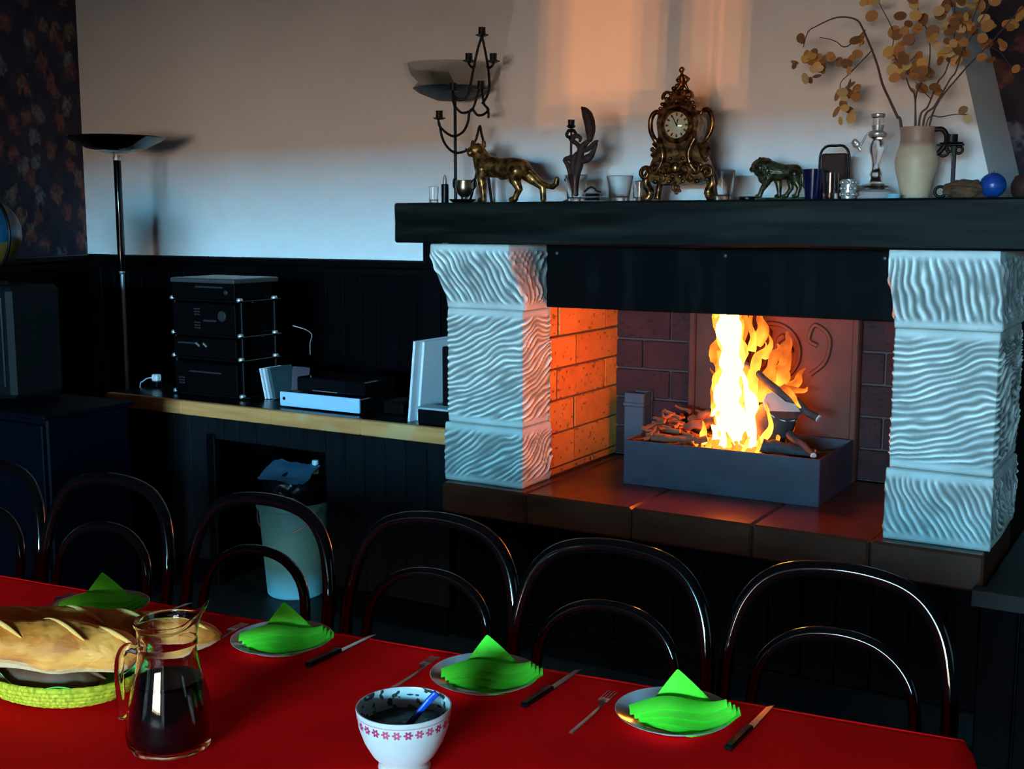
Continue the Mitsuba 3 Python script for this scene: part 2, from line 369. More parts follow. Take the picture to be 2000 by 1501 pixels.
# front wall (behind the camera): wide opening, two slots added to shape the sun patches
YF = -1.6
OX0, OX1, OZ = -2.80, .60, 1.775
S1, S2 = (-2.17, -1.82), (-1.655, -1.545)
ZS0, ZS1 = 2.70, 3.22
struct('wall_front', cat([box(-3.1, OX0, YF - .15, YF, 0, CEIL), box(OX1, 2.2, YF - .15, YF, 0, CEIL), box(OX0, OX1, YF - .15, YF, OZ, ZS0),
       box(OX0, S1[0], YF - .15, YF, ZS0, ZS1), box(S1[1], S2[0], YF - .15, YF, ZS0, ZS1), box(S2[1], OX1, YF - .15, YF, ZS0, ZS1), box(OX0, OX1, YF - .15, YF, ZS1, CEIL)]), 'mat_dull')
# made-up veranda out of view, its glowing end panes grade the wall light
YV = -8.0
struct('wall_added_veranda', cat([box(-4.2, -4.05, YV, YF - .15, 0, 2.6), box(3.0, 3.15, YV, YF - .15, 0, 2.6), box(2.2, 3.0, YF - .15, YF, 0, 2.6), box(-4.05, 3.0, YV - .15, YV, 0, .5), box(-4.05, 3.0, YV - .15, YV, 2.32, 2.6),
       box(-4.05, -1.50, YV - .15, YV, .5, 2.32), box(2.40, 3.0, YV - .15, YV, .5, 2.32)]), 'mat_dull')
struct('roof_added_veranda', box(-4.2, 3.15, YV - .15, YF - .15, 2.6, 2.68), 'mat_dull')
w1 = struct('added_window_1', cat([box(-1.50, 2.40, YV - .1, YV - .02, 1.70, 1.76), box(.42, .48, YV - .1, YV - .02, .5, 2.32)]), 'mat_dull')
def lit(key, mesh, c):
    scene[key] = mikit.ply(mesh, 'mat_dull', emitter={'type': 'area', 'radiance': {'type': 'rgb', 'value': list(map(float, c))}})
def quad_y(x0, x1, z0, z1, y): return trimesh.Trimesh([[x0, y, z0], [x1, y, z0], [x1, y, z1], [x0, y, z1]], [[0, 2, 1], [0, 3, 2]], process=False)
lit('added_window_1__pane', quad_y(-1.49, .42, 1.76, 2.31, YV - .08), ADDED_SKY_PANE)
lit('added_window_1__pane_001', quad_y(.48, 2.39, 1.76, 2.31, YV - .08), ADDED_SKY_PANE)
lit('added_window_1__pane_002', quad_y(-1.49, .42, .51, 1.70, YV - .08), ADDED_GARDEN_PANE)
lit('added_window_1__pane_003', quad_y(.48, 2.39, .51, 1.70, YV - .08), ADDED_GARDEN_PANE)
struct('added_window_2', cat([box(2.22, 2.33, 1.3, 1.34, .9, 2.0), box(2.22, 2.33, 2.66, 2.7, .9, 2.0), box(2.22, 2.33, 1.98, 2.02, .9, 2.0), box(2.22, 2.33, 1.34, 2.66, .9, .94), box(2.22, 2.33, 1.34, 2.66, 1.96, 2.0)]), 'mat_dull')
lit('added_window_2__pane', trimesh.Trimesh([[2.28, 1.34, .94], [2.28, 2.66, .94], [2.28, 2.66, 1.96], [2.28, 1.34, 1.96]], [[0, 2, 1], [0, 3, 2]], process=False), ADDED_SIDE_PANE)  # added glowing pane, gives the light from the right

# ================================================================== chimney hood and fireplace
def hood_mesh():
    zb, zt = 1.512, CEIL; h = zt - zb
    x0, x1, t0, t1 = -2.262, -.553, -2.262 + .215 * h, -.553 - .275 * h
    yf, yt = 3.50, 3.62
    V = [(x0, yf, zb), (x1, yf, zb), (x1, YB, zb), (x0, YB, zb), (t0, yt, zt), (t1, yt, zt), (t1, YB, zt), (t0, YB, zt)]
    return hull(V)
single('chimney_hood', 'pale plastered chimney hood tapering upward above the black mantel beam', 'chimney', hood_mesh(), 'mat_plaster')
fp = thing('fireplace', 'open fireplace with rough hewn stone pillars and a brick lined firebox', 'fireplace')
ZH = .57
STONE_COL = {}
def stone_block(x0, x1, yf, y1, z0, z1, seed, ang, wave=.0185, amp=.0080, band=.03):
    """One roughly tooled block; yf(z) is its front. The tool marks are ridges in the surface, with smooth drafted bands along the joints."""
    st = .0036
    xs = np.arange(x0, x1 + st, st); ny = max(6, int((y1 - yf(z0)) / .009)); zs = np.linspace(z0, z1, max(8, int((z1 - z0) / st)))
    rows = []
    for z in zs:
        y0 = yf(z); ys = np.linspace(y0, y1, ny)
        loop = [(x, y0, 0, -1) for x in np.linspace(x0, x1, len(xs))] + [(x1, y, 1, 0) for y in ys[1:]] + [(x, y1, 0, 1) for x in np.linspace(x1, x0, 5)[1:]] + [(x0, y, -1, 0) for y in ys[::-1][1:-1]]
        rows.append(np.array([(a, b, z, c, d) for a, b, c, d in loop]))
    R = np.array(rows); n, m = R.shape[:2]
    P, N = R[..., :3].copy(), np.concatenate([R[..., 3:], np.zeros((n, m, 1))], -1)
    u = P[..., 0] + P[..., 1] * .8; u = u - (x0 + x1) / 2 - yf(z0) * .8; v = P[..., 2]
    w1 = meshkit.fbm(np.stack([u * 7, v * 7, u * 0 + seed], -1), 3, seed)
    a = ang + (w1 - .5) * .55
    q = (u * np.cos(a) + (v - (z0 + z1) / 2) * np.sin(a)) / wave + 2.2 * meshkit.fbm(np.stack([u * 10, v * 10, u * 0 + 3.3 + seed], -1), 2, seed + 3)
    q2 = (-u * np.sin(a) + (v - (z0 + z1) / 2) * np.cos(a)) / (wave * 3)
    brk = meshkit.noise(np.stack([q * 1.0, q2 * 1.3 + 3.7 * np.floor(q), q * 0 + seed], -1), seed + 5)
    ridge = np.maximum(0, .5 + .5 * np.sin(2 * np.pi * q)) ** 1.6 * np.clip(.10 + 1.25 * brk, 0, 1.1)
    e = np.minimum(v - z0, z1 - v); fade = np.clip((e - band * .55) / (band * .5), 0, 1)
    d = amp * ridge * fade + .010 * (w1 - .5) + .004 * np.clip(1 - e / .006, 0, 1) * -1.6
    rear = N[..., 1] > .5
    d = np.where(rear, 0, d)
    P += N * d[..., None]
    V = P.reshape(-1, 3); Fc = []
    i, j = np.meshgrid(np.arange(n - 1), np.arange(m), indexing='ij'); k = (j + 1) % m
    A, B, Cc, D = i * m + j, i * m + k, (i + 1) * m + k, (i + 1) * m + j
    Fc = np.vstack([np.stack([A, B, Cc], -1).reshape(-1, 3), np.stack([A, Cc, D], -1).reshape(-1, 3)])
    c0, c1 = len(V), len(V) + 1
    V = np.vstack([V, V[:m].mean(0), V[-m:].mean(0)])
    jj = np.arange(m); kk = (jj + 1) % m
    Fc = np.vstack([Fc, np.stack([np.full(m, c0), kk, jj], -1), np.stack([np.full(m, c1), (n - 1) * m + jj, (n - 1) * m + kk], -1)])
    t = trimesh.Trimesh(V, Fc, process=False)
    if t.volume < 0: t.invert()
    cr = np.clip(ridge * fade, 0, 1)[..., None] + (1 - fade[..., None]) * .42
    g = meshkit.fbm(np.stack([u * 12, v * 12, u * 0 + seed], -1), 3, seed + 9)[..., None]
    col = (np.array([.15, .16, .145]) * (1 - cr) + np.array([.90, .89, .83]) * cr) * (.82 + .36 * g)  # ridge highlights and groove shade painted into the vertex colours
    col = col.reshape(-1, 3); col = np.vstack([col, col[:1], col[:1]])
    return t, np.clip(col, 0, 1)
def flare(z): s = np.clip((z - 1.165) / .19, 0, 1); s = s * s * (3 - 2 * s); return 3.305 - .10 * s
flat = lambda z: 3.30
foot = lambda z: 3.288
for (x0, x1, yb, sd) in ((-2.236, -1.942, 3.478, 11), (-.757, -.487, 3.70, 41)):
    pl = fp + '__pillar' if sd == 11 else fp + '__pillar_001'
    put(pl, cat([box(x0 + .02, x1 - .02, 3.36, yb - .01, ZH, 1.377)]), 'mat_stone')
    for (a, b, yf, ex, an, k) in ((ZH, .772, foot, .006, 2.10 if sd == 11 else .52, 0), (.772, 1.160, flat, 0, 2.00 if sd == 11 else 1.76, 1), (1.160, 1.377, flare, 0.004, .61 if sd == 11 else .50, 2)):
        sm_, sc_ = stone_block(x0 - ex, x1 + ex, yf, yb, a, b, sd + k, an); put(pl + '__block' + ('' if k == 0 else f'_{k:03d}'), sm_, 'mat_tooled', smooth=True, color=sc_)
# masonry behind, dark
part(fp, 'masonry', cat([box(-2.236, -2.0, 3.478, YB - .016, 0, 1.376), box(-.70, -.487, 3.70, YB - .016, 0, 1.376), box(-.757, -.70, 3.705, YB - .016, 0, 1.376), box(-2.236, -.487, 3.345, YB - .016, 0, .468), box(-2.0, -.7, 4.04, YB - .016, .468, 1.5), box(-2.236, -.487, 3.502, YB - .016, 1.376, 1.508)]), 'mat_soot')
# firebox left side: mortar bed with firebricks
side = part(fp, 'firebox_side', box(-2.0, -1.951, 3.478, 4.04, ZH, 1.376), 'mat_side_mortar')
zr = [.572, .6, .720, .836, .947, 1.058, 1.17, 1.27, 1.372]
for r in range(len(zr) - 1):
    js = [[3.478, 3.80, 4.035], [3.478, 3.66, 4.035], [3.478, 3.66, 4.035], [3.478, 3.535, 3.90, 4.035], [3.478, 3.67, 4.035], [3.478, 3.54, 3.90, 4.035]][r % 6]
    for a, b in zip(js[:-1], js[1:]):
        o = rng.uniform(-.0025, .0025)
        key = numbered(side + '__brick'); put(key, box(-1.955, -1.940 + o, a + .004, b - .004, zr[r] + .004, zr[r + 1] - .004, .003), 'mat_firebrick' if rng.rand() < .6 else 'mat_firebrick_b')
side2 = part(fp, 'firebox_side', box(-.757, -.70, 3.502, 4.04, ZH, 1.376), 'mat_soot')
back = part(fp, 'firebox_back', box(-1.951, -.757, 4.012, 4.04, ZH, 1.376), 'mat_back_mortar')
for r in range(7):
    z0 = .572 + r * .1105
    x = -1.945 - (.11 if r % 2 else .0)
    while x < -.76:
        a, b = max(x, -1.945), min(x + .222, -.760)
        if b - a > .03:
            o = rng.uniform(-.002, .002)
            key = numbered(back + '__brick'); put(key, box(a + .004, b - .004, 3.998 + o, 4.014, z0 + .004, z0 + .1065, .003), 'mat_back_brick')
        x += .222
# cast iron fireback with a raised rim and a round relief
fb = part(fp, 'fireback', box(-1.630, -1.020, 3.962, 3.996, ZH, 1.22, .006), 'mat_cast_iron')
key = numbered(fb + '__rim'); put(key, cat([box(-1.630, -1.605, 3.945, 3.963, ZH, 1.22, .005), box(-1.045, -1.020, 3.945, 3.963, ZH, 1.22, .005), box(-1.605, -1.045, 3.945, 3.963, 1.195, 1.22, .005)]), 'mat_cast_iron')
rel = [tube([( -1.325 + .10 * math.cos(a), 3.962, 1.00 + .10 * math.sin(a)) for a in np.linspace(0, 2 * np.pi, 28, endpoint=False)], .009, 6, closed=True)]
for k in range(8):
    a = k * np.pi / 4; rel.append(tube(catmull([(-1.325 + r * math.cos(a + s), 3.962, 1.00 + r * math.sin(a + s)) for r, s in ((.02, 0), (.05, .25), (.08, .1))], 4), [.010] * 4 + [.013] * 4 + [.004], 6))
for sx in (-1, 1): rel.append(tube(catmull([(-1.325 + sx * x, 3.962, z) for x, z in ((.14, .93), (.19, .98), (.2, 1.06), (.15, 1.1), (.13, 1.05), (.16, 1.03))], 5), .009, 6))
key = numbered(fb + '__relief'); put(key, cat(rel), 'mat_cast_iron', smooth=40)
# lintel plate and mantel
part(fp, 'lintel', cat([box(-1.942, -.757, 3.452, 3.466, 1.165, 1.376, .003), box(-1.942, -.757, 3.466, 3.50, 1.165, 1.177, .003)]), 'mat_lintel_steel')
for x in (-1.90, -1.31, -.83): part(fp, 'rivet', ball((x, 3.451, 1.345), .007, 1, (1, .5, 1)), 'mat_hifi_detail', smooth=True)
# hearth slab in long pieces
hx = [-2.232, -1.90, -1.52, -1.13, -.79, -.487]
for a, b in zip(hx[:-1], hx[1:]):
    part(fp, 'hearth_stone', box(a + .0012, b - .0012, 3.245, 3.995, .468, ZH, .007), 'mat_hearth')
for i in range(17):
    x0 = -2.232 + i * .1027
    part(fp, 'base_board', box(x0 + .0015, x0 + .1012, 3.330, 3.345, .10, .468, .004), 'mat_dark_board')
part(fp, 'baseboard', box(-2.232, -.487, 3.318, 3.345, 0, .102, .005), 'mat_black_varnish')
def mantel_mesh():
    m = box(-2.372, .55, 3.185, 3.50, 1.377, 1.510, .006)
    m = m.subdivide_to_size(.05)
    v = m.vertices.copy(); f = np.clip((3.2 - v[:, 1]) / .02, 0, 1)
    v[:, 1] += (meshkit.fbm(np.stack([v[:, 0] * 4, v[:, 2] * 18, v[:, 0] * 0], -1), 3) - .5) * .010 * f
    lo = v[:, 2] < 1.39
    v[lo, 2] += (meshkit.fbm(np.stack([v[lo, 0] * 3, v[lo, 1] * 6, v[lo, 0] * 0 + 4], -1), 3) - .5) * .010
    m.vertices = v; return m
single('mantel_beam', 'long black stained timber mantel beam carrying the ornaments over the fire', 'mantelpiece', mantel_mesh(), 'mat_mantel', smooth=25)

# ------------------------------------------------------------------ fire tray, wood, fire
ty0, ty1, tx0, tx1, tz0, tz1 = 3.545, 3.93, -1.69, -1.022, ZH, .722
tray = thing('fire_tray', 'open grey steel fire tray on the hearth holding burning wood', 'tray')
part(tray, 'front', box(tx0, tx1, ty0, ty0 + .006, tz0, tz1, .002), 'mat_tray_steel')
part(tray, 'rear', box(tx0, tx1, ty1 - .006, ty1, tz0, tz1, .002), 'mat_tray_steel')
for x in (tx0, tx1 - .006): part(tray, 'end', box(x, x + .006, ty0 + .006, ty1 - .006, tz0, tz1, .002), 'mat_tray_steel')
part(tray, 'bottom', box(tx0 + .006, tx1 - .006, ty0 + .006, ty1 - .006, tz0, tz0 + .01), 'mat_tray_steel')
xs, ys = np.linspace(tx0 + .008, tx1 - .008, 46), np.linspace(ty0 + .008, ty1 - .008, 28)
X, Y = np.meshgrid(xs, ys); Z = .655 + .05 * meshkit.fbm(np.stack([X * 14, Y * 14, X * 0], -1), 4) + .018 * np.exp(-((X + 1.36) / .2) ** 2)
def grid(X, Y, Z):
    n, m = X.shape; V = np.stack([X, Y, Z], -1).reshape(-1, 3)
    i, j = np.meshgrid(np.arange(n - 1), np.arange(m - 1), indexing='ij'); A = i * m + j
    return trimesh.Trimesh(V, np.vstack([np.stack([A, A + 1, A + m + 1], -1).reshape(-1, 3), np.stack([A, A + m + 1, A + m], -1).reshape(-1, 3)]), process=False)
single('ash_bed', 'bed of grey ash and cinders filling the fire tray', 'ash', grid(X, Y, Z), 'mat_ash', smooth=True, kind='stuff')
def stick(a, b, r0, r1, bend=.01, sd=0, n=9, sides=9):
    a, b = np.array(a, float), np.array(b, float); t = np.linspace(0, 1, n)[:, None]
    rs = np.random.RandomState(sd); P = a + (b - a) * t
    P[1:-1] += rs.normal(0, bend, (n - 2, 3)) * .5
    r = np.linspace(r0, r1, n) * (1 + rs.normal(0, .10, n))
    return tube(P, r, sides)
def log(label, a, b, r0, r1, m, bend=.01, sd=0, end=True, group=None, name='log', category='firewood'):
    k = thing(name, label, category, group)
    part(k, 'wood', stick(a, b, r0, r1, bend, sd, 9, 11), m, smooth=45)
    if end:
        d = np.array(b, float) - np.array(a, float); d /= np.linalg.norm(d)
        part(k, 'cut_end', tube([np.array(b) - d * .001, np.array(b) + d * .004], [r1 * .98, r1 * .93], 11), 'mat_log_end')
    return k
log('thick charred log standing tilted behind the flames, sawn end facing right', (-1.30, 3.80, .70), (-1.205, 3.72, .85), .070, .068, 'mat_log_char', .004, 3)
log('long thin burning branch slanting down to the right with a pale broken tip', (-1.36, 3.74, .985), (-1.085, 3.72, .822), .011, .013, 'mat_log_char', .008, 5)
log('short black log lying along the tray front under the flames', (-1.235, 3.62, .735), (-1.075, 3.66, .712), .024, .019, 'mat_log_char', .004, 8)
log('dark stick at the right end of the tray with an ash grey end', (-1.17, 3.70, .765), (-1.06, 3.60, .722), .013, .010, 'mat_log_char', .004, 9)
log('reddish bark branch at the left of the tray pointing into the fire', (-1.66, 3.72, .715), (-1.42, 3.70, .790), .016, .020, 'mat_log_bark', .010, 12, end=False)
log('forked kindling stick lying low at the left tray end', (-1.62, 3.62, .720), (-1.43, 3.64, .735), .013, .011, 'mat_log_bark', .010, 14, end=False)
log('upper kindling stick crossing the left heap toward the flames', (-1.56, 3.80, .765), (-1.40, 3.74, .83), .012, .014, 'mat_log_bark', .010, 15, end=False)
def kindling():
    out = []
    for i in range(90):
        x, y = rng.uniform(-1.67, -1.44), rng.uniform(3.60, 3.90); a = rng.uniform(0, np.pi); l = rng.uniform(.05, .11)
        z = .698 + rng.uniform(0, .10) * max(0, 1 - abs(x + 1.58) / .16)
        out.append(stick((x - l / 2 * math.cos(a), y - l / 2 * math.sin(a) * .5, z), (x + l / 2 * math.cos(a), y + l / 2 * math.sin(a) * .5, z + rng.uniform(-.01, .03)), .007, .004, .004, i, 5, 6))
    return cat(out)
single('kindling', 'loose heap of small broken kindling lit red at the left of the tray', 'kindling', kindling(), 'mat_log_bark', smooth=40, kind='stuff')
single('ash_box', 'small grey metal box standing behind the left end of the fire tray', 'box', cat([box(-1.860, -1.784, 3.90, 3.91, ZH, .825, .003), box(-1.860, -1.784, 3.98, 3.99, ZH, .825, .003), box(-1.860, -1.852, 3.91, 3.98, ZH, .825, .003), box(-1.792, -1.784, 3.91, 3.98, ZH, .825, .003), box(-1.852, -1.792, 3.91, 3.98, ZH, ZH + .01), box(-1.864, -1.780, 3.896, 3.994, .775, .790, .003)]), 'mat_zinc_box')
fire = thing('fire', 'tall bright yellow and orange flames burning in the tray', 'fire')
def tongue(P, r, sd, tw=.010, sides=10, n=7, fl=.75):
    rs = np.random.RandomState(sd); Q = catmull(P, n); t = np.linspace(0, 1, len(Q)); rr = np.interp(t, np.linspace(0, 1, len(r)), r)
    ph = rs.uniform(0, 6.28, 4); L = np.linalg.norm(np.diff(Q, axis=0), axis=1).sum()
    Q = Q.copy(); Q[:, 0] += tw * np.sin(t * L * 34 + ph[0]) * t + .5 * tw * np.sin(t * L * 80 + ph[1]) * t; Q[:, 1] += tw * .8 * np.sin(t * L * 30 + ph[2]) * t
    rr = rr * (1 + .18 * np.sin(t * L * 62 + ph[3]))
    m = tube(Q, np.maximum(rr, .0006), sides, sy=fl, up=(0, 1, 0))
    m.vertices += (meshkit.fbm(m.vertices * np.array([28, 28, 12]) + sd, 2)[:, None] - .5) * np.array([.018, .01, 0]); return m
YFi = 3.715
def fl(pts, y=YFi): return [(x, y + (i % 2) * .006, z) for i, (x, z) in enumerate(pts)]
core = [tongue(fl([(-1.375, .70), (-1.372, .78), (-1.392, .87), (-1.378, .96), (-1.385, 1.05), (-1.392, 1.15), (-1.40, 1.24)]), [.050, .062, .055, .046, .045, .050, .030], 1, .006, 14),
        tongue(fl([(-1.30, .70), (-1.298, .76), (-1.305, .82), (-1.32, .90), (-1.345, .98)]), [.020, .028, .026, .018, .004], 2, .006),
        tongue(fl([(-1.425, .72), (-1.43, .79), (-1.415, .85), (-1.40, .92)]), [.022, .026, .018, .004], 3, .006)]
yel = [tongue(fl([(-1.405, 1.02), (-1.425, 1.06), (-1.432, 1.11), (-1.425, 1.17), (-1.43, 1.22)], 3.725), [.016, .024, .026, .022, .006], 4),
       tongue(fl([(-1.35, .98), (-1.352, 1.04), (-1.36, 1.10), (-1.365, 1.15)], 3.72), [.014, .015, .009, .002], 31),
       tongue(fl([(-1.33, .85), (-1.315, .92), (-1.30, .985), (-1.29, 1.02), (-1.285, 1.055)], 3.74), [.030, .034, .026, .012, .002], 5),
       tongue(fl([(-1.26, .72), (-1.235, .77), (-1.225, .83), (-1.235, .87)], 3.66), [.014, .016, .010, .002], 6),
       tongue(fl([(-1.36, .69), (-1.35, .73), (-1.345, .77)], 3.61), [.012, .012, .002], 7), tongue(fl([(-1.30, .69), (-1.29, .72), (-1.28, .76)], 3.60), [.010, .012, .002], 8),
       tongue(fl([(-1.44, .71), (-1.455, .75), (-1.45, .79)], 3.66), [.014, .016, .003], 9), tongue(fl([(-1.25, .70), (-1.24, .73), (-1.25, .77)], 3.61), [.009, .010, .002], 10)]
ora = [tongue(fl([(-1.30, .86), (-1.27, .93), (-1.245, 1.00), (-1.25, 1.05)], 3.76), [.030, .036, .024, .003], 11, .012), tongue(fl([(-1.26, .88), (-1.225, .93), (-1.20, .97), (-1.19, 1.01)], 3.77), [.022, .028, .018, .002], 12, .012),
       tongue(fl([(-1.25, .89), (-1.20, .90), (-1.16, .90), (-1.135, .915)], 3.76), [.018, .018, .012, .002], 13, .010), tongue(fl([(-1.20, .92), (-1.17, .89), (-1.145, .86), (-1.125, .84)], 3.715), [.012, .011, .008, .002], 14, .006),
       tongue(fl([(-1.45, .82), (-1.455, .88), (-1.448, .93), (-1.452, .96)], 3.74), [.006, .009, .006, .001], 15), tongue(fl([(-1.29, 1.0), (-1.27, 1.04), (-1.262, 1.085)], 3.77), [.014, .012, .001], 16, .012),
       tongue(fl([(-1.33, 1.02), (-1.325, 1.08), (-1.33, 1.16)], 3.76), [.018, .016, .004], 17, .012), tongue(fl([(-1.41, .70), (-1.40, .72), (-1.40, .75)], 3.59), [.010, .010, .002], 18),
       tongue(fl([(-1.33, .69), (-1.325, .71), (-1.33, .74)], 3.585), [.008, .009, .002], 19), tongue(fl([(-1.215, .71), (-1.205, .77), (-1.215, .84)], 3.70), [.007, .008, .001], 20)]
red = [tongue(fl([(-1.27, .90), (-1.235, .97), (-1.215, 1.04), (-1.225, 1.09)], 3.80), [.030, .034, .022, .003], 21, .014), tongue(fl([(-1.32, 1.04), (-1.30, 1.10), (-1.30, 1.17)], 3.79), [.026, .024, .006], 22, .014),
       tongue(fl([(-1.21, .90), (-1.175, .93), (-1.16, .97)], 3.80), [.022, .018, .002], 23, .014), tongue(fl([(-1.47, .70), (-1.50, .72), (-1.53, .735)], 3.66), [.010, .010, .003], 24)]
yel += [tongue(fl([(-1.400, .72), (-1.396, .80), (-1.408, .90), (-1.400, 1.0), (-1.41, 1.10), (-1.42, 1.24)], 3.765), [.058, .074, .064, .056, .058, .040], 41, .010, 14)]
ora += [tongue(fl([(-1.415, .74), (-1.407, .84), (-1.420, .95), (-1.417, 1.06), (-1.425, 1.22)], 3.80), [.062, .082, .074, .066, .048], 43, .014, 14)]
FIRE_RAMP = np.array([[0, 3.6, 1.5, .25], [.35, 2.6, .95, .09], [.65, 1.7, .40, .03], [.85, 1.1, .20, .016], [1.0, .65, .10, .010]])
def flame(name, m, c, wgt, lab):
    key = numbered(fire + '__' + name)
    if name in ('yellow_flame', 'orange_flame', 'red_flame'):
        z = m.vertices[:, 2]; t = (z - z.min()) / (np.ptp(z) + 1e-9)
        t = np.clip(t * .62 + {'yellow_flame': 0, 'orange_flame': .30, 'red_flame': .52}[name] + .9 * (meshkit.fbm(m.vertices * np.array([30, 30, 14]), 3) - .5), 0, 1)
        col = np.stack([np.interp(t, FIRE_RAMP[:, 0], FIRE_RAMP[:, k]) for k in (1, 2, 3)], -1)
        scene[key] = mikit.ply(m, 'mat_soot', smooth=True, color=col, emitter={'type': 'area', 'radiance': {'type': 'mesh_attribute', 'name': 'vertex_color'}, 'sampling_weight': wgt})
    else:
        scene[key] = mikit.ply(m, 'mat_soot', smooth=True, emitter={'type': 'area', 'radiance': {'type': 'rgb', 'value': list(map(float, c))}, 'sampling_weight': wgt})
    labels[key] = {'label': lab}
flame('core_flame', cat(core), (70, 12.5, .95), 6.0, 'white hot middle flames')
for m_ in yel: flame('yellow_flame', m_, (3.4, 1.25, .16), .05, 'yellow flames around the middle')
for m_ in ora: flame('orange_flame', m_, (1.5, .36, .03), .04, 'orange side flames')
for m_ in red: flame('red_flame', m_, (.62, .10, .012), .04, 'dark orange flames at the rear')
emb = [ball((rng.normal(-1.36, .075), rng.uniform(3.58, 3.76), .703 + rng.uniform(0, .018)), rng.uniform(.007, .014), 1, (1.3, 1, .8)) for _ in range(46)]
flame('ember', cat(emb), (3.0, .50, .05), .3, 'glowing embers under the flames')
labels[fire + '__ember']['kind'] = 'stuff'
labels[fire + '__core_flame']['kind'] = 'stuff'

# ================================================================== counter to the left of the fireplace
ct = thing('low_counter', 'low dark boarded counter with a pale wooden edge left of the fireplace', 'counter')
part(ct, 'worktop', box(-3.958, -2.244, 3.325, 3.72, .700, .742, .004), 'mat_counter_top')
edges = [-3.958, -3.52, -3.05, -2.62, -2.244]
for a, b in zip(edges[:-1], edges[1:]):
    part(ct, 'edge_strip', box(a + .0006, b - .0006, 3.296, 3.3255, .688, .743, .004), 'mat_counter_edge', label='pale wooden edge strip')
for a, b, z0 in ((-3.94, -3.40, .10), (-2.80, -2.25, .10), (-3.40, -2.80, .60)):
    n = round((b - a) / .09)
    for i in range(n):
        w = (b - a) / n
        part(ct, 'board', box(a + i * w + .001, a + (i + 1) * w - .001, 3.315, 3.33, z0, .69, .003), 'mat_dark_board_worn')
part(ct, 'carcass', cat([box(-3.94, -3.40, 3.33, 3.70, 0, .69), box(-2.80, -2.25, 3.33, 3.70, 0, .69), box(-3.40, -2.80, 3.33, 3.70, .63, .69)]), 'mat_black_trim')
part(ct, 'niche_post', box(-3.40, -3.355, 3.305, 3.345, 0, .62, .004), 'mat_black_trim')
for a, b in ((-3.945, -3.402), (-2.80, -2.25)): part(ct, 'baseboard', box(a, b, 3.298, 3.3145, 0, .10, .004), 'mat_black_varnish')
# bench at the right of the fireplace
bn = thing('low_bench', 'low dark boarded bench with a grey brown wooden top right of the fireplace', 'bench')
part(bn, 'top', cat([box(-.505, 1.5, 3.19, 3.242, .447, .490), box(-.478, 1.5, 3.242, 3.95, .447, .490)]), 'mat_bench_top')
part(bn, 'carcass', box(-.478, 1.49, 3.235, 3.94, 0, .447), 'mat_black_trim')
for i in range(20): part(bn, 'board', box(-.49 + i * .099 + .0015, -.49 + (i + 1) * .099 - .0015, 3.22, 3.235, .0, .447, .004), 'mat_dark_board')

# ------------------------------------------------------------------ hi-fi rack
ZC = .742
rk = thing('hifi_rack', 'black glass hi-fi rack with chrome capped posts on the low counter', 'rack')
RX0, RX1, RY0, RY1 = -3.715, -3.305, 3.43, 3.66
levels = [.755, .903, .998, 1.140]
for z in levels: part(rk, 'shelf', box(RX0, RX1, RY0, RY1, z - .010, z - .002, .002), 'mat_black_glass')
for (x, y) in ((RX0 + .02, RY0 + .02), (RX1 - .02, RY0 + .02), (RX1 - .02, RY1 - .02), (RX0 + .02, RY1 - .02)):
    part(rk, 'post', tube([(x, y, ZC), (x, y, 1.15)], .008, 10), 'mat_hifi')
    for z in levels: part(rk, 'cap', lathe([(0, -.010), (.010, -.008), (.0135, -.002), (.0135, .002), (.010, .008), (0, .010)], 14, (x, y - .010 if y < 3.5 else y, z)), 'mat_chrome', smooth=40)
def component(name, label, z0, z1, details):
    k = thing(name, label, 'hi-fi component')
    x0, x1 = RX0 + .035, RX1 - .035
    part(k, 'case', box(x0, x1, RY0 + .005, RY1 - .01, z0, z1, .003), 'mat_hifi')
    part(k, 'faceplate', box(x0 - .004, x1 + .004, RY0 - .006, RY0 + .006, z0, z1, .003), 'mat_hifi')
    yf = RY0 - .006
    for d in details:
        if d[0] == 'knob': part(k, 'knob', xf(disc(d[3], .012, 18), tr(d[1], yf, d[2]) @ rot(math.pi / 2, [1, 0, 0])), 'mat_hifi_detail', smooth=40)
        if d[0] == 'slot': part(k, 'slot', box(d[1], d[2], yf - .002, yf + .002, d[3], d[4], .0008), 'mat_hifi_detail')
        if d[0] == 'bars': 
            for i in range(3): part(k, 'button', box(d[1], d[1] + .032, yf - .003, yf + .002, d[2] + i * .011, d[2] + i * .011 + .006, .001), 'mat_hifi_detail')
    return k
c4 = component('record_player', 'topmost black component of the hi-fi rack with a grey lid', 1.140, 1.205, [('slot', -3.55, -3.40, 1.185, 1.193), ('knob', -3.375, 1.17, .010)])
part(c4, 'lid', box(RX0 + .028, RX1 - .028, RY0 - .012, RY1 + .02, 1.205, 1.224, .004), 'mat_hifi_top', label='grey lid catching the light')
component('amplifier', 'black amplifier with a round knob on the second shelf of the rack', .998, 1.122, [('knob', -3.40, 1.075, .022), ('bars', -3.56, 1.075), ('bars', -3.56, 1.02), ('slot', -3.51, -3.44, 1.05, 1.058)])
component('tape_deck', 'black tape deck with two small slanted levers on the third shelf', .903, .982, [('slot', -3.66, -3.56, .955, .963)])
key = 'tape_deck__lever'
for i, x in enumerate((-3.545, -3.505)): part('tape_deck', 'lever', xf(box(-.012, .012, -.003, .003, -.004, .004, .001), tr(x, RY0 - .008, .955) @ rot(.6, [0, 1, 0])), 'mat_pewter')
component('disc_player', 'lowest black component of the hi-fi rack just above the counter', .755, .880, [('slot', -3.60, -3.42, .84, .847), ('bars', -3.66, .79)])
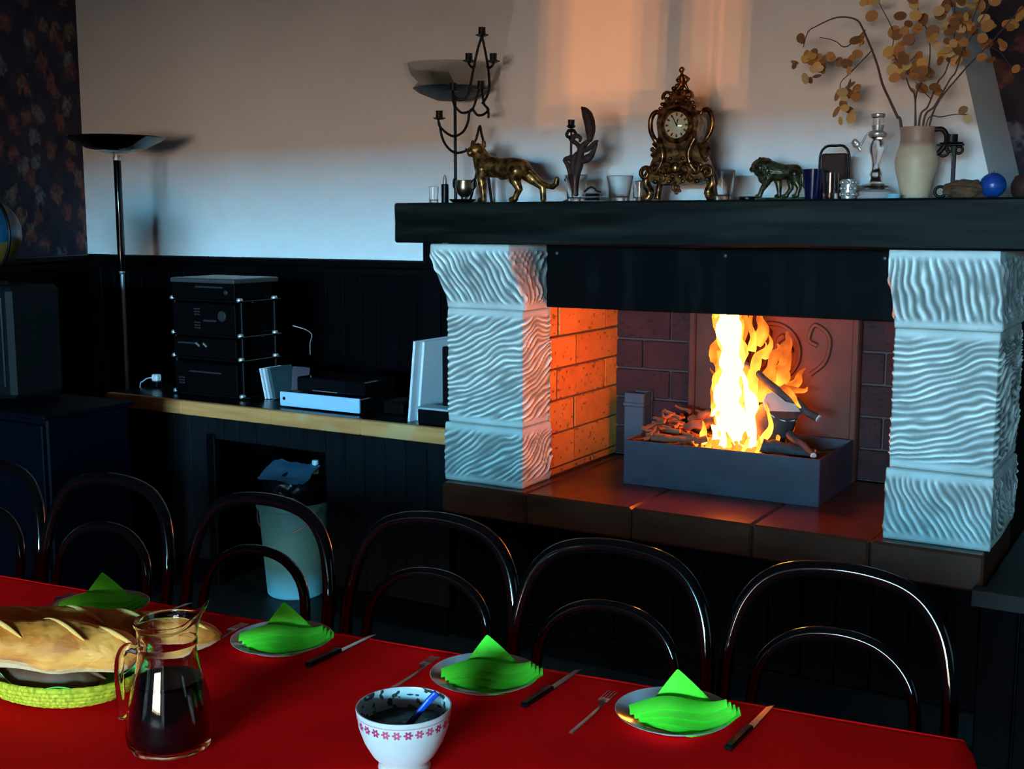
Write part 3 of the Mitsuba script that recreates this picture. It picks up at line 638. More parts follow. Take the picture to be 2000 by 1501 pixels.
single('speaker_wire', 'thin wire looping out behind the right side of the hi-fi rack', 'wire', tube(catmull([(-3.30, 3.72, 1.02), (-3.25, 3.74, 1.005), (-3.215, 3.74, .985), (-3.225, 3.74, .95), (-3.23, 3.745, .90)], 6), .0025, 6), 'mat_pewter', smooth=True)
# adapter and cable
ad = thing('white_adapter', 'small white plug adapter on a white cable at the counter end', 'adapter')
part(ad, 'body', box(-3.935, -3.900, 3.52, 3.55, .766, .796, .005), 'mat_white_plastic')
part(ad, 'cable', tube(catmull([(-3.935, 3.535, .780), (-3.965, 3.53, .776), (-3.985, 3.52, .762), (-4.0, 3.515, .735), (-4.0, 3.51, .55), (-3.99, 3.50, .2)], 6), .003, 6), 'mat_white_plastic', smooth=True)
part(ad, 'block', box(-3.94, -3.895, 3.515, 3.555, ZC, .766, .003), 'mat_black_plastic', label='black socket block')
# CDs and picture leaning at the rack
def lean(name, label, category, x, y0, y1, h, th, tilt, m, group=None):
    mm = box(0, th, y0, y1, 0, h, .001); mm = xf(mm, tr(x, 0, ZC + .0005) @ rot(-tilt, [0, 1, 0])); return single(name, label, category, mm, m, group=group)
lean('disc_case', 'outermost white disc case leaning against the hi-fi rack', 'disc case', -3.262, 3.50, 3.62, .125, .009, .22, 'mat_paper_white')
lean('disc_case', 'middle pale disc case of the three leaning on the rack', 'disc case', -3.248, 3.505, 3.63, .125, .009, .22, 'mat_paper_white')
lean('disc_case', 'teal spined disc case beside the two white ones', 'disc case', -3.228, 3.51, 3.64, .128, .016, .22, 'mat_cd_dark')
single('small_picture', 'small dark brown picture standing behind the silver player', 'picture', xf(box(-.045, .045, -.004, .004, 0, .125, .002), tr(-3.175, 3.61, ZC) @ rot(-.12, [1, 0, 0])), 'mat_photo_dark')
sp = thing('disc_recorder', 'flat silver disc recorder with a black top lying on the counter', 'player')
part(sp, 'case', box(-3.072, -2.690, 3.39, 3.62, .752, .800, .004), 'mat_black_glass')
part(sp, 'faceplate', box(-3.074, -2.688, 3.380, 3.391, .748, .803, .003), 'mat_silver_box', label='pale blue silver faceplate')
part(sp, 'button', xf(disc(.006, .004, 14), tr(-3.05, 3.380, .778) @ rot(math.pi / 2, [1, 0, 0])), 'mat_black_plastic')
for x in (-3.05, -2.71): part(sp, 'foot', box(x - .012, x + .012, 3.41, 3.43, ZC, .752, .002), 'mat_black_plastic')
for x in (-3.05, -2.71): part(sp, 'foot', box(x - .012, x + .012, 3.58, 3.60, ZC, .752, .002), 'mat_black_plastic')
bb = thing('black_box', 'glossy black box lying on top of the silver disc recorder', 'box')
part(bb, 'case', box(-3.03, -2.70, 3.43, 3.62, .803, .857, .004), 'mat_black_glass')
part(bb, 'strip', box(-2.95, -2.83, 3.4285, 3.4305, .808, .811), 'mat_pewter')
single('router', 'small black box on the counter between the recorder and the files', 'box', box(-2.64, -2.55, 3.46, 3.58, ZC, .79, .006), 'mat_black_plastic')
# files by the pillar
bf = thing('white_file', 'white magazine file leaning near the left stone pillar', 'file')
part(bf, 'spine', xf(box(0, .010, 3.36, 3.60, 0, .292, .002), tr(-2.455, 0, ZC) @ rot(.10, [0, 1, 0])), 'mat_paper_white')
part(bf, 'side', xf(box(.012, .022, 3.40, 3.62, 0, .288, .002), tr(-2.455, 0, ZC) @ rot(.10, [0, 1, 0])), 'mat_paper_white')
gf = thing('grey_file', 'grey card file with a finger hole beside the white file', 'file')
part(gf, 'face', xf(box(-.06, .06, 0, .006, 0, .29, .002), tr(-2.375, 3.60, ZC) @ rotz(.35)), 'mat_paper_gray')
part(gf, 'hole', xf(disc(.010, .004, 16), tr(-2.405, 3.590, ZC + .235) @ rotz(.35) @ rot(math.pi / 2, [1, 0, 0])), 'mat_black_plastic')
single('black_file', 'black file standing between the grey file and the stone pillar', 'file', xf(box(0, .07, 3.42, 3.66, 0, .27, .004), tr(-2.345, 0, ZC)), 'mat_black_plastic')
bx = thing('card_box', 'low black box with a pale lid edge in front of the files', 'box')
part(bx, 'body', box(-2.40, -2.262, 3.345, 3.41, ZC, .795, .004), 'mat_black_plastic')
part(bx, 'lid', box(-2.402, -2.260, 3.343, 3.412, .795, .803, .002), 'mat_paper_gray', label='pale lid edge')

# ------------------------------------------------------------------ bucket in front of the niche
bk = thing('blue_bucket', 'worn pale blue bucket standing on the floor before the counter niche', 'bucket')
BX, BY = -3.045, 3.415
part(bk, 'shell', lathe([(0, 0.001), (.105, 0.001), (.112, .008), (.138, .36), (.142, .365), (.142, .375), (.136, .375), (.108, .014), (0, .012)], 40, (BX, BY, 0)), 'mat_bucket_blue', smooth=40)
part(bk, 'rim', lathe([(.141, .348), (.147, .352), (.147, .372), (.143, .378), (.138, .376), (.138, .350), (.141, .348)], 40, (BX, BY, 0)), 'mat_bucket_blue', smooth=40)
part(bk, 'handle', tube([(BX + .15 * math.cos(a), BY - .02 - .10 * math.sin(a), .36 - .10 * math.sin(a)) for a in np.linspace(0, np.pi, 18)], .003, 6), 'mat_pewter', smooth=True)
bag = ball((0, 0, 0), 1.0, 4); v = bag.vertices; d = meshkit.fbm(v * 2.2 + 5, 4) - .5
bag.vertices = v * (1 + .5 * d)[:, None] * np.array([.125, .115, .10]) + np.array([BX, BY, .40])
single('black_bag', 'crumpled black bag stuffed in the mouth of the blue bucket', 'bag', bag, 'mat_bag_black', smooth=True)
single('blue_rag', 'folded blue rag on top of the black bag in the bucket', 'rag', xf(grid(*np.meshgrid(np.linspace(-.11, .12, 26), np.linspace(-.05, .07, 14)), .018 * meshkit.fbm(np.stack(list(np.meshgrid(np.linspace(-3, 3, 26), np.linspace(-1, 2, 14))) + [np.zeros((14, 26))], -1), 3)), tr(BX + .02, BY - .06, .485) @ rot(.5, [1, 0, 0])), 'mat_blue_cloth', smooth=True)
single('white_bottle_cap', 'small white bottle top sticking out beside the bucket contents', 'bottle', lathe([(0, 0), (.012, 0), (.013, .05), (.011, .053), (0, .053)], 18, (BX + .112, BY, .49)), 'mat_white_plastic', smooth=40)
# cables and cloth on the floor at the left
for i, (pts, lab) in enumerate(((([(-4.65, 2.75), (-4.3, 2.98), (-4.15, 3.12), (-4.02, 3.24), (-3.96, 3.34)]), 'uppermost pale cable of the bundle on the floor at the counter end'), ([(-4.6, 2.70), (-4.25, 2.93), (-4.08, 3.10), (-3.98, 3.20), (-3.97, 3.34)], 'middle pale cable of the floor bundle'), ([(-4.55, 2.62), (-4.2, 2.88), (-4.02, 3.04), (-3.90, 3.10), (-3.86, 3.2)], 'lowest pale cable of the floor bundle nearest the table'))):
    single('floor_cable', lab, 'cable', tube(catmull([(x, y, .008 + .006 * (k % 2)) for k, (x, y) in enumerate(pts)], 8), .006, 8), 'mat_white_plastic', smooth=True)
cl = ball((0, 0, 0), 1.0, 4); v = cl.vertices; cl.vertices = v * (1 + .6 * (meshkit.fbm(v * 2.0 + 2, 4) - .5))[:, None] * np.array([.14, .10, .07]) + np.array([-4.15, 3.33, .085]); cl.vertices[:, 2] = np.maximum(cl.vertices[:, 2], .002)
single('blue_cloth_bundle', 'crumpled dark blue cloth lying on the floor left of the counter', 'cloth', cl, 'mat_blue_cloth', smooth=True)

# ------------------------------------------------------------------ lamps, television, globe
fl1 = thing('floor_lamp', 'slim black uplighter floor lamp standing in the corner behind the counter end', 'lamp')
LX, LY = -4.295, 3.70
part(fl1, 'base', lathe([(0, 0), (.13, 0), (.135, .008), (.12, .018), (.03, .03), (0, .03)], 36, (LX, LY, 0)), 'mat_black_varnish', smooth=40)
part(fl1, 'pole', tube([(LX, LY, .02), (LX, LY, 1.225)], .0095, 14), 'mat_pewter', smooth=True)
part(fl1, 'pole', tube([(LX, LY, 1.225), (LX, LY, 1.722)], .0165, 14), 'mat_black_varnish', smooth=True)
part(fl1, 'joint', ball((LX, LY, 1.222), .014, 2), 'mat_chrome', smooth=True)
part(fl1, 'collar', lathe([(0, 0), (.012, 0), (.0185, .006), (.0185, .020), (.012, .028), (.02, .034), (0, .034)], 20, (LX, LY, 1.716)), 'mat_chrome', smooth=40)
part(fl1, 'shade', lathe([(0, 1.792), (.05, 1.793), (.13, 1.812), (.20, 1.848), (.213, 1.858), (.210, 1.862), (.19, 1.850), (.12, 1.822), (.05, 1.804), (0, 1.803)], 48, (LX, LY, -.038)), 'mat_black_varnish', smooth=40)
fl2 = thing('glass_lamp', 'uplighter lamp with a smoked glass bowl standing between chimney and wall', 'lamp')
GX, GY = -2.655, 3.95
part(fl2, 'pole', tube([(GX + .02, GY, .01), (GX + .02, GY, 1.925)], .006, 10), 'mat_antique_iron', smooth=True)
part(fl2, 'base', lathe([(0, 0), (.12, 0), (.12, .015), (.02, .03), (0, .03)], 32, (GX + .02, GY, 0)), 'mat_antique_iron', smooth=40)
part(fl2, 'bowl', lathe([(0.02, 1.934), (.07, 1.940), (.13, 1.965), (.17, 2.005), (.186, 2.055)], 48, (GX, GY, 0)), 'mat_smoked', smooth=True, label='smoked glass bowl')
part(fl2, 'bowl_frame', cat([lathe([(.0, 1.918), (.06, 1.924), (.125, 1.950), (.150, 1.968), (.135, 1.966), (.12, 1.957), (.06, 1.934), (0, 1.929)], 40, (GX, GY, 0))]), 'mat_antique_iron', smooth=40)
cb = thing('side_cabinet', 'low blue black cabinet under the television beside the papered wall', 'cabinet')
part(cb, 'body', box(-4.28, -3.455, 2.62, 2.98, 0, .77, .006), 'mat_cabinet_blue')
for x in (-4.27, -3.865): part(cb, 'door', box(x + .004, x + .400, 2.604, 2.622, .04, .75, .004), 'mat_cabinet_blue')
part(cb, 'top', box(-4.30, -3.445, 2.60, 3.0, .77, .785, .003), 'mat_cabinet_blue')
tv = thing('television', 'grey cased television on the cabinet at the left picture edge', 'television')
part(tv, 'case', box(-4.34, -3.765, 2.72, 2.95, .80, 1.215, .018), 'mat_tv_body')
part(tv, 'screen', box(-4.30, -3.80, 2.712, 2.722, .845, 1.18, .006), 'mat_tv_screen')
part(tv, 'stand', box(-4.2, -3.9, 2.74, 2.92, .785, .80, .004), 'mat_tv_body')
gl = thing('desk_globe', 'colourful globe on a dark stand above the television', 'globe')
part(gl, 'ball', ball((-3.995, 2.80, 1.405), .132, 4), 'mat_globe', smooth=True)
part(gl, 'meridian', tube([(-3.995 + .150 * math.cos(a), 2.80, 1.405 + .150 * math.sin(a)) for a in np.linspace(0, 2 * np.pi, 40, endpoint=False)], .006, 8, closed=True), 'mat_black_plastic', smooth=True)
part(gl, 'stand', lathe([(0, 1.215), (.075, 1.215), (.075, 1.225), (.02, 1.236), (.012, 1.262), (0, 1.262)], 28, (-3.995, 2.80, 0)), 'mat_black_plastic', smooth=40)
#@PART2@
# ================================================================== ornaments on the mantel
ZM = 1.510
def tumbler(name, label, x, y, rt, rb, h, base=.010, wall=.0018, m='mat_glass', group=None):
    prof = [(0, 0), (rb - .001, 0), (rb, .001), (rt, h - .001), (rt - wall * .5, h), (rt - wall, h - .001), (rb - wall, base + .002), (rb - wall - .003, base), (0, base)]
    return single(name, label, 'glass', lathe(prof, 36, (x, y, ZM)), m, smooth=40, group=group)
tumbler('shot_glass', 'tiny clear shot glass at the far left end of the mantel', -2.290, 3.30, .017, .015, .055)
lt = thing('lighter', 'slim dark upright gas lighter next to the tiny shot glass', 'lighter')
part(lt, 'body', lathe([(0, 0), (.011, 0), (.012, .002), (.012, .060), (.011, .063), (0, .063)], 20, (-2.244, 3.30, ZM)), 'mat_black_plastic', smooth=40)
part(lt, 'tip', lathe([(0, .063), (.007, .063), (.006, .082), (.002, .094), (0, .094)], 16, (-2.244, 3.30, ZM)), 'mat_pewter', smooth=40)
tp = thing('brass_cup', 'small tarnished brass cup on a dark saucer below the candelabra', 'cup')
part(tp, 'saucer', lathe([(0, 0), (.028, 0), (.044, .010), (.045, .013), (.03, .008), (0, .007)], 30, (-2.200, 3.34, ZM)), 'mat_antique_iron', smooth=40)
part(tp, 'body', lathe([(0, .008), (.014, .008), (.012, .020), (.026, .034), (.031, .052), (.028, .068), (.030, .076), (.026, .074), (.024, .066), (.026, .052), (0, .03)], 30, (-2.192, 3.34, ZM)), 'mat_brass_silver', smooth=40)
for sx in (-1, 1): part(tp, 'handle', tube(catmull([(-2.192 + sx * .026, 3.34, ZM + .068), (-2.192 + sx * .042, 3.34, ZM + .080), (-2.192 + sx * .044, 3.34, ZM + .055), (-2.192 + sx * .028, 3.34, ZM + .042)], 6), .003, 7), 'mat_antique_iron', smooth=True)
# iron candelabra
ca = thing('candelabra', 'tall black iron candelabra with curling arms and six candle cups', 'candelabra')
yc = 3.40
def wire(pts, dy=0.0, r=.0042, n=7):
    pts = [(x - .040, yc + dy * .25 * math.sin(i * 1.1), z) for i, (x, z) in enumerate(pts)]
    return tube(catmull(pts, n), r, 8)
W_ = lambda nm, pts, dy=0.0: part(ca, nm, wire(pts, dy), 'mat_antique_iron', smooth=True)
W_('stem', [(-2.119, 2.059), (-2.13, 2.021), (-2.146, 1.966), (-2.162, 1.92), (-2.176, 1.882), (-2.189, 1.861), (-2.208, 1.857), (-2.227, 1.869), (-2.235, 1.883)], -.03)
W_('stem', [(-2.119, 2.059), (-2.109, 2.002), (-2.099, 1.955), (-2.091, 1.92), (-2.086, 1.889), (-2.098, 1.86), (-2.12, 1.84)], .03)
W_('arm', [(-2.146, 1.964), (-2.159, 1.96), (-2.171, 1.972), (-2.171, 1.979)])
W_('arm', [(-2.1, 1.959), (-2.086, 1.955), (-2.075, 1.966), (-2.075, 1.97)])
W_('arm', [(-2.235, 1.883), (-2.233, 1.854), (-2.222, 1.832), (-2.203, 1.814), (-2.179, 1.815), (-2.157, 1.828), (-2.131, 1.883)], -.02)
W_('arm', [(-2.158, 1.824), (-2.142, 1.804), (-2.121, 1.803), (-2.099, 1.812), (-2.093, 1.821), (-2.11, 1.839), (-2.12, 1.883)], .02)
W_('arm', [(-2.099, 1.825), (-2.094, 1.808), (-2.095, 1.791)])
W_('arm', [(-2.160, 1.824), (-2.168, 1.811), (-2.174, 1.781), (-2.196, 1.751), (-2.234, 1.737), (-2.266, 1.749), (-2.291, 1.773), (-2.294, 1.793)], -.02)
W_('arm', [(-2.294, 1.785), (-2.292, 1.765), (-2.283, 1.732), (-2.261, 1.702), (-2.229, 1.682), (-2.196, 1.683), (-2.169, 1.695), (-2.147, 1.723), (-2.131, 1.766), (-2.121, 1.739), (-2.113, 1.713), (-2.121, 1.678)], .015)
W_('leg', [(-2.169, 1.693), (-2.153, 1.681), (-2.137, 1.676), (-2.14, 1.635), (-2.151, 1.591), (-2.165, 1.538), (-2.173, 1.513)], -.02)
W_('leg', [(-2.137, 1.676), (-2.121, 1.678), (-2.105, 1.647), (-2.095, 1.603), (-2.079, 1.513)], .02)
part(ca, 'leg', tube(catmull([(-2.169, yc, 1.677), (-2.167, yc + .04, 1.62), (-2.17, yc + .075, 1.513)], 6), .0042, 8), 'mat_antique_iron', smooth=True)
for x, z in ((-2.119, 2.059), (-2.171, 1.979), (-2.075, 1.972), (-2.235, 1.886), (-2.293, 1.797), (-2.124, 1.886)):
    part(ca, 'candle_cup', lathe([(0, -.004), (.009, -.003), (.021, .001), (.0215, .0035), (.012, .003), (.0115, .024), (.0125, .027), (.0095, .027), (.0095, .006), (0, .005)], 20, (x - .040, yc, z)), 'mat_antique_iron', smooth=40)
# leopard
YL = 3.27
def b3(y, pts): return [(x, y, z) for x, z in pts]
lp = thing('leopard_figurine', 'bronze leopard figurine standing with lowered tail on the mantel', 'figurine')
f1, f2, h1, h2 = YL - .016, YL + .018, YL - .015, YL + .018
bones = [((-2.068, YL, 1.628), .036, (-2.010, YL, 1.620), .032), ((-2.010, YL, 1.620), .032, (-1.955, YL, 1.620), .031), ((-1.955, YL, 1.620), .031, (-1.926, YL, 1.616), .028),
         ((-2.076, YL, 1.642), .031, (-2.088, YL - .004, 1.672), .0235), ((-2.090, YL - .006, 1.678), .0225, (-2.097, YL - .012, 1.677), .0205), ((-2.102, YL - .016, 1.671), .0145, (-2.108, YL - .022, 1.668), .0120),
         ((-2.066, f1, 1.615), .021, (-2.070, f1, 1.585), .0150), ((-2.070, f1, 1.585), .0150, (-2.064, f1, 1.550), .0108), ((-2.064, f1, 1.550), .0108, (-2.062, f1, 1.524), .0096), ((-2.062, f1, 1.5205), .0102, (-2.074, f1, 1.519), .0082),
         ((-2.080, f2, 1.615), .020, (-2.088, f2, 1.585), .0145), ((-2.088, f2, 1.585), .0145, (-2.084, f2, 1.548), .0104), ((-2.084, f2, 1.548), .0104, (-2.086, f2, 1.524), .0092), ((-2.086, f2, 1.5205), .0098, (-2.098, f2, 1.519), .0080),
         ((-1.938, h1, 1.608), .027, (-1.946, h1, 1.582), .019), ((-1.946, h1, 1.582), .018, (-1.929, h1, 1.551), .0115), ((-1.929, h1, 1.551), .011, (-1.944, h1, 1.524), .0092), ((-1.944, h1, 1.5205), .0098, (-1.959, h1, 1.519), .0082),
         ((-1.925, h2, 1.606), .026, (-1.897, h2, 1.582), .018), ((-1.897, h2, 1.582), .017, (-1.862, h2, 1.557), .011), ((-1.862, h2, 1.557), .011, (-1.860, h2, 1.524), .0092), ((-1.860, h2, 1.5205), .0098, (-1.860, h2, 1.519), .0082)]
tl = [(-1.912, 1.618), (-1.88, 1.590), (-1.86, 1.573), (-1.839, 1.561), (-1.819, 1.557), (-1.806, 1.566), (-1.803, 1.581)]
for (a, c), (b, d) in zip(tl[:-1], tl[1:]): bones.append(((a, YL + .004, c), .0088, (b, YL + .004, d), .0080))
for ex, ey in ((-2.102, -.018), (-2.078, .012)): bones.append(((ex, YL + ey, 1.692), .0075, (ex + .001, YL + ey, 1.7035), .0055))
bones.append(((-2.0, YL, 1.602), .021, (-1.955, YL, 1.606), .018))
put(lp, body(bones, .0045, 8), 'mat_leopard_bronze', smooth=True)
for s in (-1, 1): part(lp, 'eye', ball((-2.1145 + .003 * s, YL - .024 + s * .010, 1.6815), .0028, 1), 'mat_black_plastic', smooth=True)
# rosette candle stick
rs_ = thing('rosette_candlestick', 'thin dark metal candlestick with a rosette below its cup behind the leopard tail', 'candlestick')
sx_, sy_ = -1.800, 3.36
part(rs_, 'stem', tube([(sx_, sy_, 1.512), (sx_, sy_, 1.742)], .0036, 9), 'mat_antique_iron', smooth=True)
part(rs_, 'base', lathe([(0, 0), (.026, 0), (.026, .004), (.008, .012), (0, .012)], 24, (sx_, sy_, ZM)), 'mat_antique_iron', smooth=40)
for sg in (-1, 1):
    part(rs_, 'petal', tube(catmull([(sx_, sy_, 1.713), (sx_ + sg * .012, sy_, 1.716), (sx_ + sg * .016, sy_, 1.724), (sx_ + sg * .008, sy_, 1.735), (sx_, sy_, 1.733)], 6), .0052, 7), 'mat_antique_iron', smooth=True)
part(rs_, 'cup', lathe([(0, 1.741), (.010, 1.743), (.015, 1.749), (.010, 1.752), (.011, 1.768), (.008, 1.768), (0, 1.755)], 18, (sx_, sy_, 0)), 'mat_antique_iron', smooth=40)
for sg in (-1, 1): part(rs_, 'leaf', tube(catmull([(sx_, sy_, 1.560), (sx_ + sg * .010, sy_, 1.574), (sx_ + sg * .021, sy_, 1.585)], 6), [.004] * 6 + [.006] * 6 + [.003], 8), 'mat_antique_iron', smooth=True)
part(rs_, 'knot', cat([ball((sx_, sy_, 1.708), .0075, 2), tube([(sx_ + .008 * math.cos(a), sy_, 1.648 + .010 * math.sin(a)) for a in np.linspace(0, 2 * np.pi, 18, endpoint=False)], .003, 7, closed=True)]), 'mat_antique_iron', smooth=True)
# dried pods in a glass
tumbler('tumbler', 'clear tumbler holding the dried pod stems', -1.738, 3.28, .036, .027, .082, .012)
dp = thing('dried_pods', 'dark dried stems with one long curved seed pod in the tumbler', 'dried plant')
def pod2(pts, r, y=3.28, n=7, fl_=1.0, sides=9): return tube(catmull([(x, y, z) for x, z in pts], n), np.interp(np.linspace(0, 1, (len(pts) - 1) * n + 1), np.linspace(0, 1, len(r)), r), sides, sy=fl_, up=(0, 1, 0))
part(dp, 'long_pod', pod2([(-1.722, 1.797), (-1.709, 1.784), (-1.697, 1.762), (-1.690, 1.73), (-1.692, 1.692)], [.003, .012, .018, .019, .017, .008], fl_=.9), 'mat_dried_pod', smooth=True, label='long curved seed pod')
part(dp, 'stem', pod2([(-1.739, 1.526), (-1.737, 1.591), (-1.729, 1.622), (-1.725, 1.655), (-1.717, 1.678), (-1.692, 1.697)], [.005, .012, .014, .013, .011, .006]), 'mat_dried_pod', smooth=True)
part(dp, 'curl', pod2([(-1.722, 1.668), (-1.736, 1.686), (-1.752, 1.697), (-1.748, 1.709), (-1.735, 1.711), (-1.725, 1.703), (-1.728, 1.692)], [.008, .007, .0075, .008, .007, .006, .003]), 'mat_dried_pod', smooth=True)
part(dp, 'stem', pod2([(-1.728, 1.63), (-1.70, 1.642), (-1.684, 1.655), (-1.668, 1.688)], [.008, .013, .009, .004]), 'mat_dried_pod', smooth=True)
part(dp, 'stem', pod2([(-1.72, 1.665), (-1.695, 1.672), (-1.672, 1.69), (-1.664, 1.694)], [.008, .008, .006, .003]), 'mat_dried_pod', smooth=True)
part(dp, 'stem', pod2([(-1.742, 1.528), (-1.757, 1.594), (-1.768, 1.623), (-1.779, 1.640), (-1.760, 1.644), (-1.742, 1.638)], [.004, .009, .008, .006, .009, .006]), 'mat_dried_pod', smooth=True)
part(dp, 'stem', pod2([(-1.735, 1.53), (-1.747, 1.60), (-1.748, 1.635), (-1.735, 1.66)], [.004, .010, .012, .007]), 'mat_dried_pod', smooth=True)
# metal trays / forks
st_ = thing('metal_tray_stack', 'little stack of three thin silver trays beside the pod glass', 'tray')
for i in range(3): part(st_, 'tray', box(-1.700, -1.646, 3.235, 3.30, ZM + i * .012, ZM + i * .012 + .003, .001), 'mat_pewter')
for i in range(2): part(st_, 'spacer', box(-1.69, -1.66, 3.25, 3.285, ZM + .003 + i * .012, ZM + .012 + i * .012), 'mat_black_plastic')
part(st_, 'scroll', tube(catmull([(-1.70, 3.26, 1.539), (-1.68, 3.26, 1.553), (-1.666, 3.26, 1.551), (-1.658, 3.26, 1.543), (-1.644, 3.26, 1.538)], 5), .003, 7), 'mat_antique_iron', smooth=True)
tumbler('tumbler', 'wide clear tumbler standing alone left of the gilt clock', -1.579, 3.26, .041, .029, .076, .013)
tumbler('tumbler', 'short clear glass half hidden by the left foot of the clock', -1.520, 3.28, .023, .020, .058)
# gilt clock
CX_, CYK = -1.390, 3.275
ck = thing('mantel_clock', 'ornate gilt bronze mantel clock crowned by a small figure', 'clock')
L_ = [(0, 1.822), (.018, 1.828), (.030, 1.806), (.044, 1.794), (.048, 1.780), (.060, 1.768), (.066, 1.735), (.060, 1.700), (.062, 1.676), (.068, 1.650), (.078, 1.630), (.088, 1.606), (.092, 1.585), (.086, 1.566), (.050, 1.556), (.030, 1.560), (0, 1.556)]
poly = [(CX_ - x, z) for x, z in L_] + [(CX_ + x, z) for x, z in L_[::-1][1:-1]]
core_ = prism(poly, CYK - .028, CYK + .040)
part(ck, 'body', core_, 'mat_gold_bronze', smooth=30)
def scroll(cx, cz, r0, r1, a0, a1, th, y=CYK - .03, n=26, taper=True, sy=1.3):
    a = np.linspace(a0, a1, n); r = np.linspace(r0, r1, n)
    return tube(np.stack([cx + r * np.cos(a), np.full(n, y), cz + r * np.sin(a)], -1), np.linspace(th, th * .55, n) if taper else th, 8, sy=sy)
orn = []
for s in (-1, 1):
    X_ = lambda d: CX_ + s * d
    part(ck, 'foot', cat([tube(catmull([(X_(.082), CYK, 1.60), (X_(.100), CYK - .004, 1.585), (X_(.106), CYK - .006, 1.562), (X_(.092), CYK - .006, 1.535), (X_(.100), CYK - .008, 1.517), (X_(.120), CYK - .008, 1.518)], 6), [.014] * 10 + [.013] * 10 + [.011] * 10 + [.007], 9), scroll(X_(.098), 1.590, .020, .006, (math.pi if s > 0 else 0), (math.pi if s > 0 else 0) - s * 7.5, .008)]), 'mat_gold_bronze', smooth=True)
    part(ck, 'rear_foot', tube(catmull([(X_(.07), CYK + .03, 1.59), (X_(.082), CYK + .036, 1.55), (X_(.088), CYK + .036, 1.515)], 6), .010, 8), 'mat_gold_bronze', smooth=True)
    part(ck, 'handle', tube(catmull([(X_(.060), CYK, 1.756), (X_(.066), CYK, 1.766), (X_(.080), CYK, 1.770), (X_(.092), CYK, 1.760), (X_(.098), CYK, 1.738), (X_(.094), CYK, 1.710), (X_(.078), CYK, 1.684), (X_(.062), CYK, 1.668)], 6), [.005] * 8 + [.0075] * 18 + [.0075] * 10 + [.006] * 7, 9), 'mat_gold_bronze', smooth=True)
    part(ck, 'column', tube(catmull([(X_(.058), CYK - .030, 1.690), (X_(.046), CYK - .034, 1.665), (X_(.040), CYK - .036, 1.640), (X_(.048), CYK - .034, 1.612), (X_(.064), CYK - .032, 1.592)], 6), .0085, 9), 'mat_gold_bronze', smooth=True)
    for z, l in ((1.672, .026), (1.656, .034), (1.640, .032), (1.624, .026)):
        orn.append(tube(catmull([(X_(.060), CYK, z - .008), (X_(.060 + l * .6), CYK - .004, z), (X_(.060 + l), CYK - .002, z + .010)], 5), [.009] * 5 + [.007] * 5 + [.0015], 7))
    orn.append(scroll(X_(.030), 1.810, .016, .004, -.5 if s > 0 else math.pi + .5, (-.5 + 6.2) if s > 0 else math.pi + .5 - 6.2, .0055))
    orn.append(scroll(X_(.058), 1.600, .020, .005, 2.2 if s > 0 else .94, 2.2 - s * 7 if s > 0 else .94 + 7, .006, CYK - .036))
    orn.append(scroll(X_(.026), 1.600, .018, .005, .6 if s > 0 else 2.5, .6 + 7 if s > 0 else 2.5 - 7, .006, CYK - .038))
    orn.append(scroll(X_(.046), 1.575, .013, .004, 1 if s > 0 else 2.1, 7.5 if s > 0 else -4.4, .005, CYK - .036))
    for k, (dx, z, r) in enumerate(((.047, 1.789, .006), (.053, 1.777, .0055), (.034, 1.803, .006), (.022, 1.818, .006), (.012, 1.832, .0065), (.075, 1.612, .007), (.020, 1.632, .006), (.012, 1.580, .007), (.034, 1.585, .006), (.066, 1.566, .007), (.022, 1.566, .006))):
        orn.append(ball((X_(dx), CYK - .03, z), r, 1, (1.2, .9, 1)))
orn += [ball((CX_, CYK - .034, 1.795), .010, 2), tube(catmull([(CX_ - .03, CYK - .032, 1.785), (CX_, CYK - .036, 1.800), (CX_ + .03, CYK - .032, 1.785)], 6), .005, 8), ball((CX_, CYK - .040, 1.605), .014, 2, (1, .7, 1.2)),
        scroll(CX_, 1.548, .014, .004, 1.2, 8.2, .006, CYK - .024), scroll(CX_, 1.535, .010, .003, 0, 6, .004, CYK - .02)]
for m_ in orn: part(ck, 'ornament', m_, 'mat_gold_bronze', smooth=40, label='cast leaf or scroll')
part(ck, 'key_plate', xf(disc(.010, .005, 20), tr(CX_, CYK - .031, 1.648) @ rot(math.pi / 2, [1, 0, 0])), 'mat_leopard_bronze', smooth=40)
bz = xf(lathe([(.0375, 0), (.0500, 0), (.0525, .006), (.0500, .014), (.0440, .018), (.0385, .014), (.0375, .004), (.0375, 0)], 48), tr(CX_, CYK - .026, 1.727) @ rot(math.pi / 2, [1, 0, 0]))
part(ck, 'bezel', bz, 'mat_gold_bronze', smooth=40)
di = part(ck, 'dial', xf(disc(.0375, .004, 44), tr(CX_, CYK - .028, 1.727) @ rot(math.pi / 2, [1, 0, 0])), 'mat_dial')
put(di + '__hour_hand', xf(box(-.0012, .0012, -.0008, .0008, -.003, .018, .0004), tr(CX_, CYK - .0335, 1.727) @ rot(.25, [0, 1, 0])), 'mat_black_plastic')
put(di + '__minute_hand', xf(box(-.0009, .0009, -.0008, .0008, -.004, .027, .0004), tr(CX_, CYK - .0352, 1.727) @ rot(-.45, [0, 1, 0])), 'mat_black_plastic')
part(ck, 'dial_glass', xf(lathe([(.0385, .011), (.034, .016), (.025, .021), (.013, .0245), (0, .0255)], 40), tr(CX_, CYK - .026, 1.727) @ rot(math.pi / 2, [1, 0, 0])), 'mat_dome', smooth=True)
yf_ = CYK
